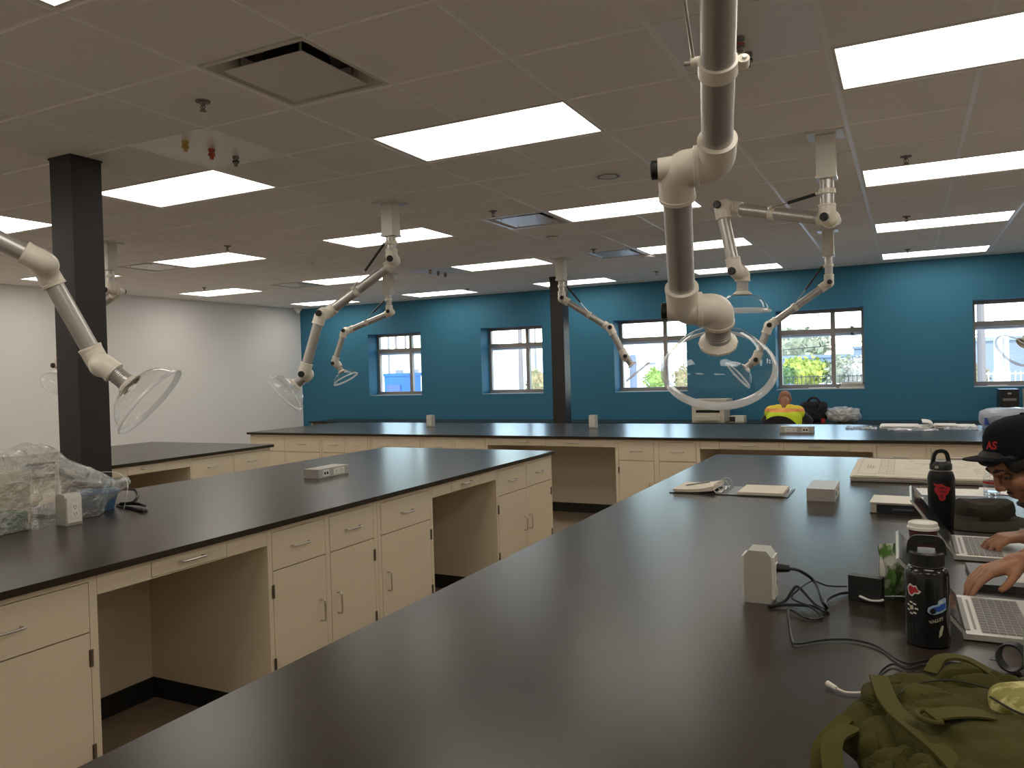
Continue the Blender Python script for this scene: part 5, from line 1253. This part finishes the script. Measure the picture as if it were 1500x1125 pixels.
for i in range(20):
    bm.faces.new((T_[i][0], T_[i+1][0], T_[i+1][1], T_[i][1])); bm.faces.new((L_[i][0], L_[i][1], L_[i+1][1], L_[i+1][0])); bm.faces.new((T_[i][1], T_[i+1][1], L_[i+1][1], L_[i][1]))
mk('brim', bm, M_capc, t, smooth=True, angle=.7)
me = text_mesh('AS', .034, M_red, .25, .0012); bm = bmesh.new(); bm.from_mesh(me); bmesh.ops.subdivide_edges(bm, edges=bm.edges[:], cuts=1)
for v_ in bm.verts:
    a_ = .30+v_.co.x/.105; v_.co = CP(.128*cos(a_)+.001, .0955*sin(a_), .026+v_.co.y)
bm.to_mesh(me); bm.free(); link('lettering', me, cr_)

# person at the near laptop: only a hand and cuff reach into the picture
t = thing('person', 'person whose bare hand in a black cuff touches the near laptop', 'person', (1.08, 2.28, 0))
PV = V((1.08, 2.28, .68)); CH = V((.98, 2.30, 1.06)); SR_, SL_ = V((.97, 2.50, 1.16)), V((.97, 2.10, 1.16)); O2 = V((.92, 2.30, 1.44))
hc, hb, HP2, hrot2 = head_parts(O2, (-1, .05, 0), radians(22))
W_ = V((.262, 2.535, 1.003)); E_ = V((.60, 2.60, 1.03)); W2_, E2_ = V((.62, 2.10, .97)), V((.86, 1.98, .96))
torso = [(CH, PV, .135, .15), (SL_, SR_, .075, .075), (CH+V((0, .09, 0)), PV+V((0, .06, 0)), .11, .11), (CH+V((0, -.09, 0)), PV+V((0, -.06, 0)), .11, .11)]
neck = [(HP2(-.035, 0, -.03), HP2(-.075, 0, -.125), .056, .058), (HP2(-.075, 0, -.125), CH+V((0, 0, .06)), .058, .07)]
arms = [(SR_, E_, .058, .048), (SL_, E2_, .058, .046)]; fore = [(E_, W_, .045, .028), (E2_, W2_, .044, .027)]
KL, KR, AL, AR = V((.72, 2.42, .62)), V((.72, 2.16, .62)), V((.76, 2.42, .16)), V((.76, 2.16, .16))
legs = [(PV+V((0, .09, 0)), KL, .085, .06), (PV+V((0, -.09, 0)), KR, .085, .06), (KL, AL, .058, .04), (KR, AR, .058, .04)]
hh = hand(W_, (-.155, -.085, -.050), (.05, .18, 1), 1, .48, .1, 1.0, 1.06, idx=.32); h2 = hand(W2_, (-.12, .02, -.01), (0, 0, 1), -1, .6)
flesh('body', hc+neck+torso+arms+fore+legs+hh+h2, hb, M_skin, t, .0045, 4)
flesh('shirt', grow(torso, .012)+grow(arms, .014)+[(E_, E_.lerp(W_, .86), .056, .043), (E2_, E2_.lerp(W2_, .85), .052, .038), (CH, HP2(-.075, 0, -.14), .09, .066)], [], M_shirt, t, .008, 6)
flesh('trousers', grow(legs, .014)+[(PV+V((0, .07, -.01)), PV+V((0, -.07, -.01)), .15, .15)], [], M_jean, t, .012, 6)
for f_ in (AL, AR): flesh('shoe', [(f_+V((.02, 0, -.09)), f_+V((-.14, 0, -.115)), .045, .036)], [], M_black, t, .008, 4)
flesh('hair', [], [(HP2(-.022, 0, .046), (.100, .083, .088), hrot2), (HP2(-.07, 0, -.02), (.045, .062, .06), hrot2)], M_hair, t, .008, 3)

# seated person in the high visibility vest, far away
t = thing('person', 'distant seated person in a yellow and orange safety vest at the wall desk', 'person', (-1.33, 10.55, 0))
PV = V((-1.33, 10.40, .55)); CH = V((-1.33, 10.56, .86)); SL_, SR_ = V((-1.49, 10.62, .945)), V((-1.17, 10.62, .945)); O3 = V((-1.345, 10.80, 1.10))
hc, hb, HP3, r3 = head_parts(O3, (-.1, 1, 0), radians(40))
torso = [(CH, PV, .135, .15), (SL_, SR_, .08, .08), (CH+V((.1, 0, 0)), PV+V((.06, 0, 0)), .11, .11), (CH+V((-.1, 0, 0)), PV+V((-.06, 0, 0)), .11, .11)]
neck = [(HP3(-.035, 0, -.03), HP3(-.09, 0, -.11), .056, .058), (HP3(-.09, 0, -.11), CH+V((0, .02, .07)), .06, .07)]
EL, ER, WL, WR = V((-1.60, 10.80, .83)), V((-1.06, 10.80, .83)), V((-1.45, 11.25, .80)), V((-1.22, 11.25, .80))
arms = [(SL_, EL, .058, .046), (SR_, ER, .058, .046)]; fore = [(EL, WL, .044, .027), (ER, WR, .044, .027)]
KL, KR = V((-1.45, 10.85, .52)), V((-1.21, 10.85, .52)); AL, AR = V((-1.45, 10.82, .12)), V((-1.21, 10.82, .12))
legs = [(PV+V((-.1, 0, 0)), KL, .085, .06), (PV+V((.1, 0, 0)), KR, .085, .06), (KL, AL, .058, .04), (KR, AR, .058, .04)]
flesh('body', hc+neck+torso+arms+fore+legs+hand(WL, (.05, .12, -.01), (0, 0, 1), -1)+hand(WR, (-.05, .12, -.01), (0, 0, 1), 1), hb, mat('warm_brown_skin', (.30, .115, .05), .5), t, .007, 4)
mv = mat('safety_vest', (.75, .78, .03), .7); n = mv.node_tree; tc = n.nodes.new('ShaderNodeTexCoord'); sp = n.nodes.new('ShaderNodeSeparateXYZ'); rp = n.nodes.new('ShaderNodeValToRGB'); rp.color_ramp.interpolation = 'CONSTANT'
n.links.new(tc.outputs['Object'], sp.inputs[0]); n.links.new(sp.outputs[2], rp.inputs[0]); n.links.new(rp.outputs[0], n.nodes['Principled BSDF'].inputs['Base Color'])
els = rp.color_ramp.elements; els[0].position = 0; els[0].color = (.62, .74, .02, 1); els[1].position = .955; els[1].color = (.85, .34, .10, 1); e3 = els.new(1.035); e3.position = 1.0; e3.color = (.80, .62, .04, 1)
flesh('vest', grow(torso, .014)+[(SL_, SR_, .088, .088), (SL_.lerp(CH, .45)+V((0, .02, .09)), SR_.lerp(CH, .45)+V((0, .02, .09)), .055, .055)], [], mv, t, .010, 5)
flesh('shirt_sleeve', grow(arms, .012)+[(EL, EL.lerp(WL, .8), .054, .036), (ER, ER.lerp(WR, .8), .054, .036)], [], M_shirt, t, .012, 5)
flesh('trousers', grow(legs, .014)+[(PV+V((-.07, 0, -.01)), PV+V((.07, 0, -.01)), .15, .15)], [], M_jean, t, .014, 5)
for f_ in (AL, AR): flesh('shoe', [(f_+V((0, -.02, -.05)), f_+V((0, .14, -.075)), .045, .036)], [], M_black, t, .010, 4)
t.location.x -= .09
t = thing('office_chair', 'black round-backed office chair holding the vest wearer', 'chair', (-1.43, 10.36, 0))
bm = bmesh.new(); lathe(bm, [(0, .36), (.22, .36), (.245, .385), (.235, .41), (0, .415)], n=28); mk('seat', bm, M_black, t, smooth=True, angle=.7)
bm = bmesh.new(); n_ = 18
bk = [[None]*(n_+1) for _ in range(11)]
for side_ in (0, 1):
    for j in range(11):
        for i in range(n_+1):
            a_ = pi*i/n_; xx = -.27*cos(a_)*(1 if j > 0 else 1); zz_ = .50+(.43*sin(a_)**.6)*(j/10)
            bk[j][i] = bm.verts.new((xx*.98, -.20-.04*(xx/.27)**2*(-1)-.03*side_, zz_))
    for j in range(10):
        for i in range(n_): bm.faces.new((bk[j][i], bk[j][i+1], bk[j+1][i+1], bk[j+1][i]))
o = mk('backrest', bm, mat('black_chair_mesh', (.008, .008, .009), .8), t, smooth=True, angle=.9)
bm = bmesh.new(); sweep(bm, smooth_path([(0, -.05, .36), (0, -.22, .38), (0, -.245, .55)], 6), .02, 8); mk('back_bracket', bm, M_black, t, smooth=True)
bm = bmesh.new(); cyl(bm, (0, 0, .08), (0, 0, .36), .028, n=12); mk('gas_lift', bm, M_black, t, smooth=True)
for q in range(5):
    a_ = q*2*pi/5; bm = bmesh.new(); cyl(bm, (0, 0, .09), (.27*cos(a_), .27*sin(a_), .06), .022, .014, n=8); lg = mk('leg', bm, M_black, t, smooth=True)
    bm = bmesh.new(); ball(bm, (.27*cos(a_), .27*sin(a_), .028), .027, sub=2); mk('caster', bm, M_black, lg, smooth=True)
